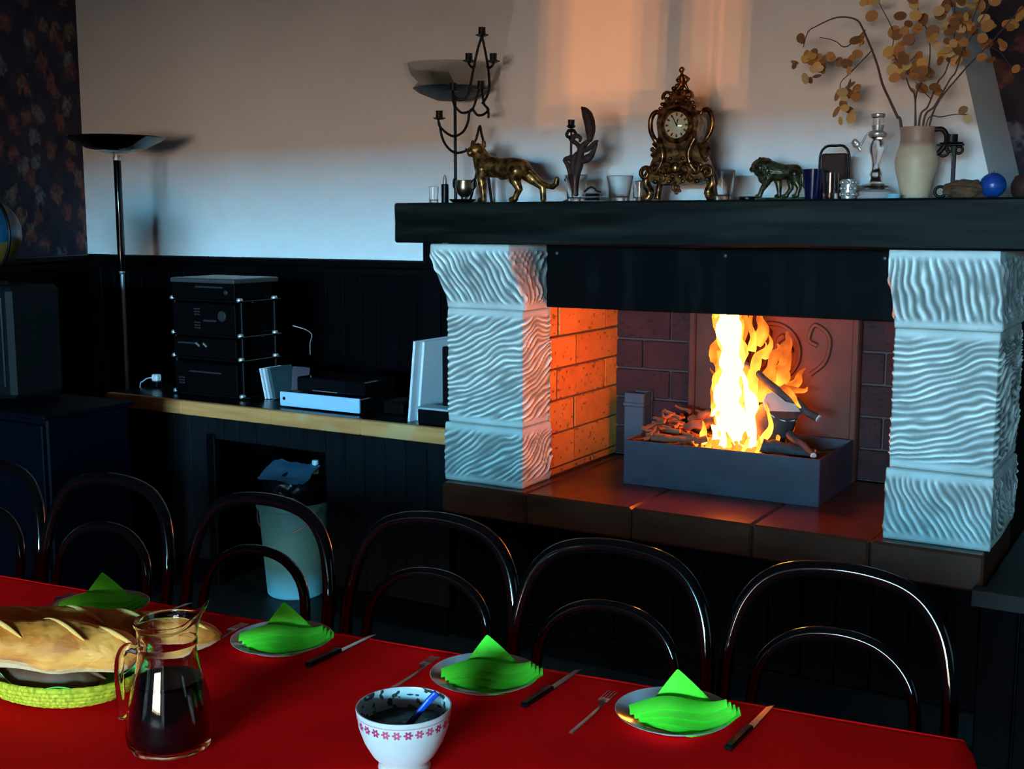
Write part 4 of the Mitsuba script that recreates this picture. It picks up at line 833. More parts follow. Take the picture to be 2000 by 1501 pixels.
fig = body([((CX_ - .006, yf_, 1.835), .012, (CX_ + .002, yf_, 1.850), .010), ((CX_ + .002, yf_, 1.850), .0095, (CX_ + .001, yf_, 1.868), .0085), ((CX_ + .001, yf_, 1.870), .004, (CX_ - .001, yf_, 1.880), .004), ((CX_ - .001, yf_, 1.886), .0088, (CX_, yf_, 1.888), .0082),
            ((CX_ + .009, yf_, 1.868), .0042, (CX_ + .022, yf_, 1.860), .0036), ((CX_ + .022, yf_, 1.860), .0036, (CX_ + .012, yf_ - .004, 1.848), .0032), ((CX_ - .007, yf_, 1.868), .0042, (CX_ - .014, yf_ - .004, 1.858), .0036), ((CX_ - .014, yf_ - .004, 1.858), .0034, (CX_ - .006, yf_ - .010, 1.850), .003),
            ((CX_ + .004, yf_, 1.845), .0065, (CX_ + .016, yf_ - .010, 1.842), .0052), ((CX_ + .016, yf_ - .010, 1.842), .005, (CX_ + .024, yf_ - .006, 1.822), .0038), ((CX_ - .004, yf_, 1.845), .0065, (CX_ - .012, yf_ - .010, 1.842), .0052), ((CX_ - .012, yf_ - .010, 1.842), .005, (CX_ - .013, yf_ - .012, 1.822), .0038)], .004, 5)
part(ck, 'figure', fig, 'mat_gold_bronze', smooth=True, label='small seated figure on top')
tumbler('tumbler', 'clear tapered tumbler at the right foot of the clock', -1.240, 3.235, .034, .025, .084, .013)
single('dark_disc', 'small flat dark disc lying between the tumbler and the lion', 'disc', disc(.024, .010, 28, (-1.182, 3.28, ZM)), 'mat_black_plastic', smooth=40)
# lion
ln = thing('lion_figurine', 'dark green bronze lion figurine striding on a thin plinth', 'figurine')
YN = 3.30; f1, f2 = YN - .014, YN + .014
zs_ = .004
bones = [((-1.122, YN, 1.592), .028, (-1.085, YN, 1.588), .0215), ((-1.085, YN, 1.588), .0215, (-1.052, YN, 1.588), .0215),
         ((-1.140, YN, 1.600), .030, (-1.146, YN, 1.602), .029), ((-1.132, YN, 1.585), .027, (-1.138, YN, 1.575), .021), ((-1.160, YN, 1.610), .0165, (-1.166, YN, 1.606), .0145), ((-1.170, YN, 1.601), .0105, (-1.177, YN, 1.598), .0088),
         ((-1.122, f1, 1.582), .015, (-1.128, f1, 1.560), .0105), ((-1.128, f1, 1.560), .0105, (-1.142, f1, 1.540), .0075), ((-1.142, f1, 1.540), .0075, (-1.148, f1, 1.524), .0062), ((-1.148, f1, 1.5225), .0068, (-1.157, f1, 1.521), .0056),
         ((-1.110, f2, 1.582), .015, (-1.103, f2, 1.558), .010), ((-1.103, f2, 1.558), .010, (-1.101, f2, 1.540), .0075), ((-1.101, f2, 1.540), .0072, (-1.100, f2, 1.524), .006), ((-1.100, f2, 1.5225), .0066, (-1.109, f2, 1.521), .0055),
         ((-1.060, f2, 1.582), .0165, (-1.069, f2, 1.562), .011), ((-1.069, f2, 1.562), .010, (-1.066, f2, 1.543), .0072), ((-1.066, f2, 1.543), .007, (-1.079, f2, 1.524), .0058), ((-1.079, f2, 1.5225), .0064, (-1.088, f2, 1.521), .0054),
         ((-1.048, f1, 1.582), .0165, (-1.045, f1, 1.563), .011), ((-1.045, f1, 1.563), .010, (-1.034, f1, 1.544), .0072), ((-1.034, f1, 1.544), .007, (-1.040, f1, 1.524), .0058), ((-1.040, f1, 1.5225), .0064, (-1.049, f1, 1.521), .0054)]
tl = [(-1.040, 1.598), (-1.033, 1.588), (-1.030, 1.572), (-1.029, 1.552), (-1.022, 1.546)]
for (a, c), (b, d) in zip(tl[:-1], tl[1:]): bones.append(((a, YN, c), .0042, (b, YN, d), .0038))
bones.append(((-1.022, YN, 1.546), .0055, (-1.015, YN, 1.544), .0045))
for s in (-1, 1): bones.append(((-1.152, YN + s * .013, 1.622), .005, (-1.151, YN + s * .014, 1.628), .0038))
lm = body(bones, .004, 6)
v = lm.vertices; mane = np.clip(1 - np.linalg.norm((v - np.array([-1.138, YN, 1.592])) / np.array([.038, .05, .045]), axis=1), 0, 1) ** .5
lm.vertices = v + lm.vertex_normals * ((meshkit.fbm(v * np.array([260, 260, 120]), 3) - .45) * .012 * mane)[:, None]
put(ln, lm, 'mat_green_bronze', smooth=True)
part(ln, 'plinth', box(-1.185, -1.012, YN - .026, YN + .026, ZM, 1.5165, .002), 'mat_green_bronze')
for s in (-1, 1): part(ln, 'eye', ball((-1.1735, YN + s * .0085, 1.6095), .0018, 1), 'mat_black_plastic', smooth=True)
# blue glass, lantern, shot glass
tumbler('blue_cup', 'dark blue glass standing before the brown lantern', -.984, 3.25, .0275, .021, .082, .01, .003, 'mat_blue_glass')
ltn = thing('brown_lantern', 'flat brown box with a rounded dark wire handle behind the blue glass', 'lantern')
part(ltn, 'panel', box(-.988, -.918, 3.33, 3.35, ZM, 1.638, .004), 'mat_lantern_brown')
part(ltn, 'handle', tube(catmull([(-.993, 3.34, 1.512), (-.994, 3.34, 1.58), (-.993, 3.34, 1.635), (-.978, 3.34, 1.657), (-.953, 3.34, 1.659), (-.928, 3.34, 1.657), (-.913, 3.34, 1.635), (-.912, 3.34, 1.58), (-.914, 3.34, 1.512)], 6), .0035, 8), 'mat_antique_iron', smooth=True)
tumbler('shot_glass', 'clear straight shot glass in front of the brown lantern', -.931, 3.235, .0225, .021, .072, .016)
# crystal candlestick with pewter pieces
cs_ = thing('crystal_candlestick', 'clear glass baluster candlestick left of the stoneware jug', 'candlestick')
AX, AY = -.827, 3.30
part(cs_, 'stem', lathe([(0, 1.5355), (.036, 1.5355), (.034, 1.545), (.016, 1.556), (.012, 1.568), (.017, 1.577), (.011, 1.586), (.010, 1.600), (.013, 1.620), (.0195, 1.640), (.018, 1.658), (.010, 1.670), (.020, 1.678), (.022, 1.684), (.012, 1.692), (.0145, 1.705), (.013, 1.720), (.016, 1.733), (.0155, 1.737), (0, 1.735)], 36, (AX, AY, 0)), 'mat_glass', smooth=35)
part(cs_, 'cup', lathe([(.0165, 1.728), (.0185, 1.731), (.0185, 1.736), (.0165, 1.738), (.0163, 1.733), (.0165, 1.728)], 30, (AX, AY, 0)), 'mat_pewter', smooth=40)
part(cs_, 'sleeve', lathe([(.0205, 1.676), (.0235, 1.680), (.0235, 1.686), (.014, 1.694), (.0165, 1.706), (.0162, 1.707), (.0125, 1.694), (.0205, 1.684), (.0205, 1.676)], 30, (AX, AY, 0)), 'mat_pewter', smooth=40)
cbs = thing('ceramic_stand', 'low round grey pink ceramic stand carrying the glass candlestick', 'stand')
put(cbs, lathe([(0, 0), (.052, 0), (.054, .004), (.047, .018), (.030, .025), (0, .0255)], 36, (AX, AY, ZM)), 'mat_ceramic_base', smooth=40)
bird = thing('silver_ornament', 'small shiny silver leaf ornament on the glass candlestick', 'ornament')
put(bird, cat([tube(catmull([(-.893, 3.29, 1.664), (-.882, 3.288, 1.660), (-.868, 3.29, 1.640)], 6), [.004] * 4 + [.010] * 5 + [.004] * 4, 9, sy=.4), tube(catmull([(-.868, 3.29, 1.655), (-.856, 3.295, 1.680), (-.842, 3.298, 1.692)], 6), .0028, 7), ball((-.884, 3.288, 1.664), .008, 2, (1, .6, 1.1))]), 'mat_pewter', smooth=True)
nest = thing('silver_cup', 'small silver knobbly cup at the left foot of the candlestick', 'cup')
put(nest, cat([lathe([(0, 0), (.018, 0), (.021, .03), (.019, .052), (.017, .05), (.017, .006), (0, .005)], 24, (-.882, 3.235, ZM))] + [ball((-.882 + .019 * math.cos(a), 3.235 + .019 * math.sin(a), ZM + z), .006, 1) for z in (.012, .028, .044) for a in np.arange(8) * math.pi / 4 + z * 20]), 'mat_pewter', smooth=40)
single('blue_dish', 'tiny pale blue glass dish between the candlestick and the jug', 'dish', lathe([(0, 0), (.016, 0), (.020, .012), (.018, .012), (.014, .004), (0, .004)], 24, (-.762, 3.235, ZM)), 'mat_cd_teal', smooth=40)
# stoneware jug with dried honesty
jg = thing('stoneware_jug', 'cream and terracotta stoneware jug holding the dried branches', 'jug')
JX, JY = -.727, 3.325
part(jg, 'body', lathe([(0, 0), (.034, 0), (.036, .004), (.044, .04), (.053, .075), (.056, .100), (.053, .122), (.046, .140), (.0435, .155), (.045, .180), (.047, .190), (.044, .190), (.041, .178), (.040, .155), (.043, .140), (.050, .120), (.052, .1), (.046, .06), (.03, .012), (0, .010)], 44, (JX, JY, ZM)), 'mat_stoneware', smooth=40)
part(jg, 'handle', tube(catmull([(JX + .042, JY, 1.692), (JX + .062, JY + .002, 1.692), (JX + .074, JY + .002, 1.676), (JX + .073, JY + .002, 1.655), (JX + .060, JY, 1.634), (JX + .050, JY, 1.628)], 7), .0065, 10), 'mat_antique_iron', smooth=True, label='dark loop handle')
br = thing('dried_branches', 'dried honesty branches with papery golden seed discs in the jug', 'dried plant')
YD = 3.33
def twig(pts, r0, r1, y0=YD, dy=0.0):
    P = catmull([(x, y0 + dy * i / max(1, len(pts) - 1), z) for i, (x, z) in enumerate(pts)], 6)
    return tube(P, np.linspace(r0, r1, len(P)), 7)
TW = [([(-.745, 1.53), (-.772, 1.708), (-.782, 1.73), (-.802, 1.772), (-.823, 1.817), (-.838, 1.868), (-.855, 1.912), (-.883, 1.973), (-.897, 1.99), (-.929, 1.999), (-.961, 1.996), (-1.0, 1.98), (-1.023, 1.966), (-1.034, 1.925)], .0042, .0012, -.05),
      ([(-.861, 1.908), (-.892, 1.874), (-.917, 1.847), (-.935, 1.825), (-.930, 1.79)], .0018, .001, -.03), ([(-.878, 1.965), (-.926, 1.924), (-.953, 1.938), (-.972, 1.946), (-.996, 1.951)], .0018, .001, -.03),
      ([(-.72, 1.53), (-.726, 1.716), (-.706, 1.755), (-.685, 1.815), (-.665, 1.847), (-.649, 1.933), (-.655, 2.04)], .0032, .0012, .02), ([(-.715, 1.54), (-.713, 1.715), (-.685, 1.754), (-.649, 1.819), (-.633, 1.842), (-.609, 1.931), (-.575, 2.03)], .0032, .0012, -.03),
      ([(-.712, 1.60), (-.704, 1.718), (-.669, 1.725), (-.633, 1.73), (-.606, 1.728)], .0020, .001, 0), ([(-.735, 1.55), (-.737, 1.763), (-.754, 1.807), (-.772, 1.851), (-.799, 1.899), (-.801, 1.954), (-.84, 2.03)], .0026, .001, -.02),
      ([(-.728, 1.55), (-.735, 1.70), (-.738, 1.79), (-.711, 1.859), (-.715, 1.939), (-.741, 1.992), (-.758, 2.045)], .0024, .001, .03), ([(-.705, 1.56), (-.69, 1.73), (-.62, 1.83), (-.55, 1.90), (-.50, 1.955), (-.46, 1.99)], .003, .001, -.07),
      ([(-.56, 1.90), (-.53, 1.88), (-.50, 1.84)], .0014, .0008, 0), ([(-.640, 1.86), (-.60, 1.93), (-.56, 2.0), (-.54, 2.03)], .0016, .0008, -.02), ([(-.77, 1.85), (-.76, 1.87), (-.74, 1.89)], .0014, .0008, 0), ([(-.70, 1.775), (-.725, 1.80), (-.74, 1.82)], .0014, .0008, 0)]
for p_, r0, r1, dy in TW: part(br, 'twig', twig(p_, r0, r1, YD, dy), 'mat_twig', smooth=True)
pods = [(-1.056, 1.952), (-1.063, 1.889), (-1.034, 1.916), (-1.040, 1.900), (-1.022, 1.907), (-1.01, 1.901), (-.997, 1.894), (-.999, 1.869), (-1.008, 1.878), (-1.015, 1.854), (-1.018, 1.838), (-.974, 1.892), (-.957, 1.894), (-.928, 1.88), (-.903, 1.906), (-.944, 1.795), (-.924, 1.785), (-.925, 1.80), (-.896, 1.812), (-.905, 1.818), (-.92, 1.756), (-.936, 1.747), (-.909, 1.746), (-.875, 1.923), (-.882, 1.945),
        (-.883, 2.035), (-.854, 2.036), (-.755, 2.024), (-.738, 1.986), (-.731, 1.958), (-.775, 1.986), (-.801, 1.954), (-.764, 1.945), (-.808, 1.9), (-.783, 1.892), (-.74, 1.889), (-.764, 1.878), (-.778, 1.922), (-.797, 1.852), (-.777, 1.839), (-.756, 1.847), (-.728, 1.842), (-.707, 1.838), (-.693, 1.925), (-.727, 1.805), (-.766, 1.863), (-.79, 1.915), (-.80, 1.88), (-.75, 1.94), (-.745, 1.855), (-.72, 1.852), (-.735, 1.83),
        (-.673, 2.001), (-.668, 1.959), (-.645, 1.984), (-.638, 1.956), (-.663, 1.919), (-.652, 1.886), (-.664, 1.88), (-.642, 1.909), (-.625, 1.923), (-.643, 1.873), (-.681, 1.799), (-.606, 1.72), (-.658, 1.997), (-.681, 1.987), (-.633, 1.968), (-.62, 1.949), (-.599, 1.995), (-.6, 1.941), (-.65, 1.97), (-.655, 1.94), (-.635, 2.02), (-.66, 2.02), (-.61, 1.97), (-.63, 1.89), (-.66, 1.90), (-.59, 2.02),
        (-.508, 1.94), (-.49, 1.973), (-.546, 2.009), (-.578, 1.972), (-.557, 1.944), (-.566, 1.906), (-.52, 1.897), (-.549, 1.861), (-.485, 1.833), (-.497, 1.945), (-.481, 1.961)]
pods = pods + [(x + rng.normal(0, .012), z + rng.normal(0, .012)) for x, z in pods]
bright = {(-1.034, 1.916), (-1.040, 1.900), (-1.022, 1.907), (-1.01, 1.901), (-.508, 1.94), (-.497, 1.945), (-.546, 2.009), (-.883, 2.035)}
leafdisc = lathe([(0, -.0004), (.9, -.0003), (1, 0), (.9, .0003), (0, .0004)], 14)
for i, (x, z) in enumerate(pods):
    r = rng.uniform(.0105, .0185); sc = np.diag([r, r * rng.uniform(.72, .95), 1.6, 1])
    M = tr(x, YD + rng.uniform(-.055, .025), z) @ rot(rng.uniform(0, 6.28), [0, 1, 0]) @ rot(math.pi / 2 + rng.normal(0, .45), [1, 0, 0]) @ rot(rng.normal(0, .4), [0, 1, 0]) @ sc
    m_ = 'mat_pod_leaf_a' if (x, z) in bright else rng.choice(['mat_pod_leaf_a', 'mat_pod_leaf_b', 'mat_pod_leaf_b', 'mat_pod_leaf_c', 'mat_pod_leaf_d', 'mat_pod_leaf_d'])
    part(br, 'seed_disc', xf(leafdisc, M), m_, smooth=False)
# iron candle holder, stone, ball
ih = thing('iron_candlestick', 'black wrought iron candlestick with ring scrolls right of the jug', 'candlestick')
IX, IY = -.632, 3.33
part(ih, 'stem', box(IX - .005, IX + .005, IY - .005, IY + .005, ZM + .006, 1.652, .001), 'mat_antique_iron')
part(ih, 'base', box(IX - .03, IX + .03, IY - .03, IY + .03, ZM, ZM + .006, .001), 'mat_antique_iron')
part(ih, 'cup', cat([lathe([(0, 1.650), (.026, 1.652), (.030, 1.657), (.0155, 1.657), (.0155, 1.678), (.0125, 1.678), (.0125, 1.660), (0, 1.659)], 22, (IX - .008, IY, 0)), box(IX - .045, IX + .024, IY - .008, IY + .008, 1.648, 1.654, .002)]), 'mat_antique_iron', smooth=30)
for (x, z, r) in ((-.659, 1.634, .012), (-.620, 1.637, .009), (-.645, 1.641, .008)): part(ih, 'ring', tube([(x + r * math.cos(a), IY, z + r * math.sin(a)) for a in np.linspace(0, 2 * np.pi, 20, endpoint=False)], .0035, 7, closed=True), 'mat_antique_iron', smooth=True)
part(ih, 'ring', tube([(-.655 + .0135 * math.cos(a), IY - .04, 1.5275 + .0135 * math.sin(a)) for a in np.linspace(0, 2 * np.pi, 24, endpoint=False)], .004, 8, closed=True), 'mat_antique_iron', smooth=True)
rk_ = ball((0, 0, 0), 1.0, 4); v = rk_.vertices; rk_.vertices = v * (1 + 1.0 * (meshkit.fbm(v * 1.6 + 8, 4) - .5))[:, None] * np.array([.047, .032, .027]) + np.array([-.595, 3.275, 1.530]); rk_.vertices[:, 2] = np.maximum(rk_.vertices[:, 2], ZM + .0005)
single('brown_rock', 'rough brown rock lying at the foot of the iron candlestick', 'rock', rk_, 'mat_brown_stone', smooth=True)
bl = thing('blue_ball', 'deep blue ball candle near the right end of the mantel', 'ball')
put(bl, ball((-.526, 3.30, ZM + .0325), .0327, 4, (1, 1, .995)), 'mat_blue_ball', smooth=True)
part(bl, 'wick', tube([(-.526, 3.30, ZM + .064), (-.5255, 3.30, ZM + .070)], .0008, 6), 'mat_black_plastic')
single('brown_pot', 'dark rounded pot right of the blue ball at the picture edge', 'pot', lathe([(0, 0), (.022, 0), (.030, .015), (.031, .035), (.022, .054), (.016, .058), (.013, .056), (.02, .05), (.026, .033), (.02, .01), (0, .008)], 32, (-.455, 3.32, ZM)), 'mat_lantern_brown', smooth=40)

# ================================================================== table
TA = math.radians(6.4)
TO = np.array([-.262, 1.650]); TU = np.array([-math.cos(TA), -math.sin(TA)]); TV = np.array([math.sin(TA), -math.cos(TA)])   # far right corner, along the far edge, towards the near edge
TL, TWD, ZT = 2.6, .86, .740
tb = thing('dining_table', 'long wooden dining table hidden under the red cloth', 'table')
def tbox(u0, u1, v0, v1, z0, z1, c=.004):
    M = np.eye(4); M[:2, 0] = TU; M[:2, 1] = TV; M[:2, 3] = TO
    m = xf(box(u0, u1, v0, v1, z0, z1, c), M)
    if m.volume < 0: m.invert()
    return m
part(tb, 'top', tbox(.015, TL - .015, .015, TWD - .015, .705, .7365), 'mat_table_wood')
for u in (.10, TL - .17):
    for v_ in (.08, TWD - .15): part(tb, 'leg', tbox(u, u + .07, v_, v_ + .07, 0, .705), 'mat_table_wood')
def cloth():
    nu, nv, sk = 150, 64, 9
    us = np.concatenate([-np.arange(sk, 0, -1) / sk, np.linspace(0, 1, nu), 1 + np.arange(1, sk + 1) / sk]); vs = np.concatenate([-np.arange(sk, 0, -1) / sk, np.linspace(0, 1, nv), 1 + np.arange(1, sk + 1) / sk])
    D = .22; rnd = .012
    U, V = np.meshgrid(us, vs); ou = np.where(U < 0, U, np.where(U > 1, U - 1, 0)); ov = np.where(V < 0, V, np.where(V > 1, V - 1, 0))
    uu, vv = np.clip(U, 0, 1) * TL, np.clip(V, 0, 1) * TWD
    drop = np.sqrt(ou ** 2 + ov ** 2); k = np.maximum(drop, 1e-9); cor = np.minimum(1, 1.0 / np.maximum(np.maximum(abs(ou), abs(ov)) / k, .7) )
    dd = np.minimum(drop, 1.15) * D
    wav = .022 * np.sin(uu * 26 + 1.3) * (abs(ov) > 0) + .022 * np.sin(vv * 24) * (abs(ou) > 0)
    out = rnd * (1 - np.exp(-dd / .012)) + (dd / D) * (.030 + wav)
    uu = uu + np.where(drop > 0, ou / k, 0) * out; vv = vv + np.where(drop > 0, ov / k, 0) * out
    crs = meshkit.fbm(np.stack([uu * 5, vv * 7, uu * 0], -1), 4) - .5
    z = ZT - .0005 + .0035 * np.clip(crs, -1, .14) * (drop == 0) - np.where(drop > 0, np.maximum(0, dd - .004), 0)
    x = TO[0] + TU[0] * uu + TV[0] * vv; y = TO[1] + TU[1] * uu + TV[1] * vv
    return grid(x, y, z)
cm = cloth(); 
single('tablecloth', 'red cotton tablecloth spread over the dining table', 'tablecloth', cm, 'mat_red_cloth', smooth=50)

# chairs
def build_chair(key):
    hoop = catmull([(-.150, .130, .44), (-.168, .165, .52), (-.181, .195, .63), (-.178, .215, .73), (-.154, .232, .815), (-.10, .242, .866), (0, .245, .882), (.10, .242, .866), (.154, .232, .815), (.178, .215, .73), (.181, .195, .63), (.168, .165, .52), (.150, .130, .44)], 8)
    part(key, 'back_hoop', tube(hoop, .0135, 16), 'mat_black_varnish', smooth=True)
    inner = catmull([(-.105, .158, .465), (-.122, .172, .55), (-.132, .192, .64), (-.118, .208, .72), (-.07, .218, .766), (0, .221, .780), (.07, .218, .766), (.118, .208, .72), (.132, .192, .64), (.122, .172, .55), (.105, .158, .465)], 8)
    part(key, 'inner_hoop', tube(inner, .0105, 16), 'mat_black_varnish', smooth=True)
    part(key, 'seat_rim', lathe([(.150, .440), (.174, .440), (.179, .450), (.176, .468), (.170, .474), (.152, .470), (.150, .440)], 44), 'mat_black_varnish', smooth=40)
    part(key, 'seat', lathe([(0, .446), (.152, .446), (.152, .466), (.10, .470), (0, .468)], 44), 'mat_cane', smooth=40)
    for sx in (-1, 1):
        part(key, 'leg', tube(catmull([(sx * .115, -.115, .44), (sx * .13, -.135, .25), (sx * .145, -.155, 0)], 5), np.linspace(.016, .012, 11), 10), 'mat_black_varnish', smooth=True)
        part(key, 'leg', tube(catmull([(sx * .145, .12, .44), (sx * .150, .15, .25), (sx * .158, .185, 0)], 5), np.linspace(.016, .012, 11), 10), 'mat_black_varnish', smooth=True)
    part(key, 'ring', tube([(.138 * math.cos(a), .01 + .145 * math.sin(a), .215) for a in np.linspace(0, 2 * np.pi, 36, endpoint=False)], .008, 8, closed=True), 'mat_black_varnish', smooth=True)
CH = [(-.502, 1.89, .08), (-.884, 1.825, .10), (-1.266, 1.825, .12), (-1.662, 1.775, .08), (-2.085, 1.745, .10), (-2.475, 1.715, .12)]
CL = ['black bentwood chair nearest the right end of the red table', 'black bentwood chair second from the right end of the table', 'black bentwood chair third from the right, its hoop below the left stone pillar',
      'black bentwood chair whose hoop stands before the blue bucket', 'black bentwood chair second from the left, before the counter end', 'black bentwood chair cut by the left picture edge']
c0 = thing('bentwood_chair', CL[0], 'chair', 'bentwood chairs along the far side of the table')
build_chair(c0)
M0 = []
for (ax, ay, th) in CH: M0.append(tr(ax + math.sin(th) * .245, ay - math.cos(th) * .245, 0) @ rotz(th))
for i in range(1, 6): dup(c0, M0[i], CL[i])
for k in [k for k in scene if k.startswith(c0 + '__')]: scene[k] = {**scene[k], 'to_world': T(M0[0])}

# place settings
PL = [(-.628, 1.498), (-.937, 1.478), (-1.315, 1.436), (-1.715, 1.395)]
WHERE = ['nearest the right end of the table', 'behind the dip bowl', 'between the wine jug and the dip bowl', 'behind the baguettes']
pm = lathe([(0, .004), (.045, .004), (.052, .002), (.055, .0005), (.058, .002), (.066, .007), (.084, .0145), (.0855, .016), (.084, .0165), (.066, .0105), (.056, .006), (.045, .0062), (0, .0062)], 56)
def napkin():
    n = 30; out = []
    def sheet(fn, nu=22, nv=10):
        u, v = np.meshgrid(np.linspace(0, 1, nu), np.linspace(0, 1, nv)); P = np.array([fn(a, b) for a, b in zip(u.ravel(), v.ravel())]).reshape(nv, nu, 3)
        g = grid(P[..., 0], P[..., 1], P[..., 2]); g2 = g.copy(); g2.vertices = g2.vertices + g.vertex_normals * .0006; g2.invert(); return cat([g, g2])
    # standing triangle fold
    out.append(sheet(lambda u, v: (-.058 + .132 * u + (.020 - .034 * u) * v, .014 + .016 * v + .008 * math.sin(u * 3.1), .010 + v * .058 * max(0, 1 - (.44 - u) / .44 if u < .44 else 1 - (u - .44) / .56) ** .9 + .006 * u), 36, 10))
    # front leaves of the fold, sagging over the plate rim
    for k in range(4):
        out.append(sheet(lambda u, v, k=k: (-.066 + .006 * k + .138 * u, .012 - (.022 + .013 * k) * math.sin(math.pi * (.10 + .82 * u)) * v - .012 * v * (1 - u * .5), .0300 - .0058 * k + .0065 * math.sin(u * 6.2 - .6 + k * .35) + .010 * u - .007 * v * v), 30, 9))
    m = cat(out); v = m.vertices; v[:, 2] = np.maximum(v[:, 2], .0085 + np.clip((np.hypot(v[:, 0], v[:, 1]) - .056) * .42, 0, .012)); m.vertices = v; return m
nap = napkin()
forkm = cat([tube(catmull([(0, -.075, .004), (0, -.02, .003), (0, .02, .004), (0, .038, .009)], 5), [.0035] * 4 + [.0032] * 5 + [.0025] * 4 + [.004, .006, .007], 8, sy=.35, up=(1, 0, 0)), box(-.0085, .0085, .034, .046, .0085, .0105, .0008)] + [box(x - .0011, x + .0011, .044, .074, .009, .0108, .0005) for x in (-.007, -.0023, .0023, .007)])
knifem_b = xf(hull([(-.006, 0, 0), (.006, 0, 0), (-.006, .085, 0), (.002, .095, 0), (-.006, 0, .0012), (.005, 0, .0018), (-.006, .085, .0012), (.002, .095, .0018)]), tr(0, 0, .001))
knifem_h = box(-.006, .006, -.08, .001, .0005, .0085, .002)
for i, ((x, y), w) in enumerate(zip(PL, WHERE)):
    R_ = rotz(TA)
    k = single('plate', 'white dessert plate under a green napkin ' + w, 'plate', xf(pm, tr(x, y, ZT + .0012)), 'mat_plate', smooth=40, group='dessert plates along the far table edge')
    single('napkin', 'bright green folded paper napkin on the plate ' + w, 'napkin', xf(nap, tr(x + .010, y - .018, ZT + .0016) @ rotz(.52 + .06 * i)), 'mat_napkin', smooth=35, group='green napkins on the plates')
    single('fork', 'steel fork left of the plate ' + w, 'fork', xf(forkm, tr(x - .108, y - .045, ZT + .001) @ rotz(.05)), 'mat_steel', smooth=40, group='forks beside the plates')
    kn = thing('knife', 'dark handled table knife right of the plate ' + w, 'knife', 'knives beside the plates')
    part(kn, 'blade', xf(knifem_b, tr(x + .103, y + .025, ZT + .001) @ rotz(-.02)), 'mat_steel')
    part(kn, 'handle', xf(knifem_h, tr(x + .103, y + .025, ZT + .001) @ rotz(-.02)), 'mat_black_plastic', label='dark handle')

# bowl with dip
bw = thing('dip_bowl', 'white footed bowl with a band of small red stars near the front of the table', 'bowl')
BWX, BWY = -.875, 1.182
po = [(0, .005), (.028, .005), (.029, 0), (.034, 0), (.0345, .003), (.033, .009), (.0335, .013), (.042, .022), (.052, .040), (.0595, .062), (.0625, .084), (.0622, .0855), (.0605, .0855)]
pi_ = [(.0600, .084), (.0572, .062), (.0497, .041), (.040, .025), (.030, .018), (0, .016)]
put(bw, lathe(po + pi_, 72, (BWX, BWY, ZT)), 'mat_bowl', smooth=40)
n_ = 30; rr, aa = np.meshgrid(np.linspace(0, 1, 14), np.linspace(0, 2 * np.pi, 49))
zz = ZT + .0560 + .004 * (meshkit.fbm(np.stack([rr * np.cos(aa) * 5, rr * np.sin(aa) * 5, rr * 0], -1), 3) - .5) + .0025 * rr ** 4
single('chocolate_dip', 'dark chocolate cream filling the white star bowl', 'food', grid(BWX + rr * .0562 * np.cos(aa), BWY + rr * .0562 * np.sin(aa), zz), 'mat_choc', smooth=True, kind='stuff')
sp_ = thing('blue_spoon', 'blue plastic spoon handle leaning in the chocolate bowl', 'spoon')
put(sp_, tube(catmull([(BWX - .006, BWY - .012, ZT + .040), (BWX + .008, BWY + .004, ZT + .062), (BWX + .024, BWY + .022, ZT + .088), (BWX + .032, BWY + .030, ZT + .0985)], 5), [.0045] * 10 + [.0052] * 5 + [.0056], 10, sy=.6), 'mat_blue_plastic', smooth=True)

# wine jug
jw = thing('wine_jug', 'clear glass jug with a side handle standing before the bread basket', 'jug')
WX, WY = -1.187, 1.070
oz = [(0, .0), (.046, .0), (.054, .003), (.058, .012), (.0588, .026), (.0555, .055), (.049, .085), (.0425, .110), (.0395, .128), (.0388, .140), (.0405, .144), (.0405, .149), (.0390, .153), (.0392, .166), (.0405, .170), (.0430, .174), (.0435, .178)]
iz = [(.0415, .1785), (.0400, .173), (.0372, .165), (.0368, .140), (.0374, .128), (.0404, .110), (.0469, .085), (.0532, .055), (.0562, .026), (.0552, .014), (.050, .0075), (0, .0065)]
jm = lathe(oz + iz, 64, (0, 0, 0)); v = jm.vertices
ang = np.arctan2(v[:, 1], v[:, 0]) - math.radians(30); w_ = np.maximum(0, np.cos(ang)) ** 7 * np.clip((v[:, 2] - .150) / .028, 0, 1) ** 1.5
v[:, 2] += w_ * .026; v[:, :2] *= (1 + .36 * w_)[:, None]; jm.vertices = v
part(jw, 'body', xf(jm, tr(WX, WY, ZT + .0008)), 'mat_glass', smooth=45)
ha = math.radians(211)
hp = [(.0375, .136), (.054, .139), (.064, .126), (.0665, .100), (.0655, .070), (.064, .048), (.0665, .040)]
part(jw, 'handle', tube(catmull([(WX + r * math.cos(ha), WY + r * math.sin(ha), ZT + z) for r, z in hp], 7), np.r_[np.full(12, .0065), np.full(25, .0062), np.linspace(.006, .005, 6)], 14, sy=1.25), 'mat_glass', smooth=True)
wl = [(0, .0075), (.049, .0083), (.0545, .0145), (.0556, .026), (.0526, .055), (.0463, .085), (.0442, .0955), (.0435, .0965), (0, .0962)]
single('red_wine', 'dark red wine filling the glass jug to its shoulder', 'drink', lathe(wl, 56, (WX, WY, ZT + .0008)), 'mat_wine', smooth=40)

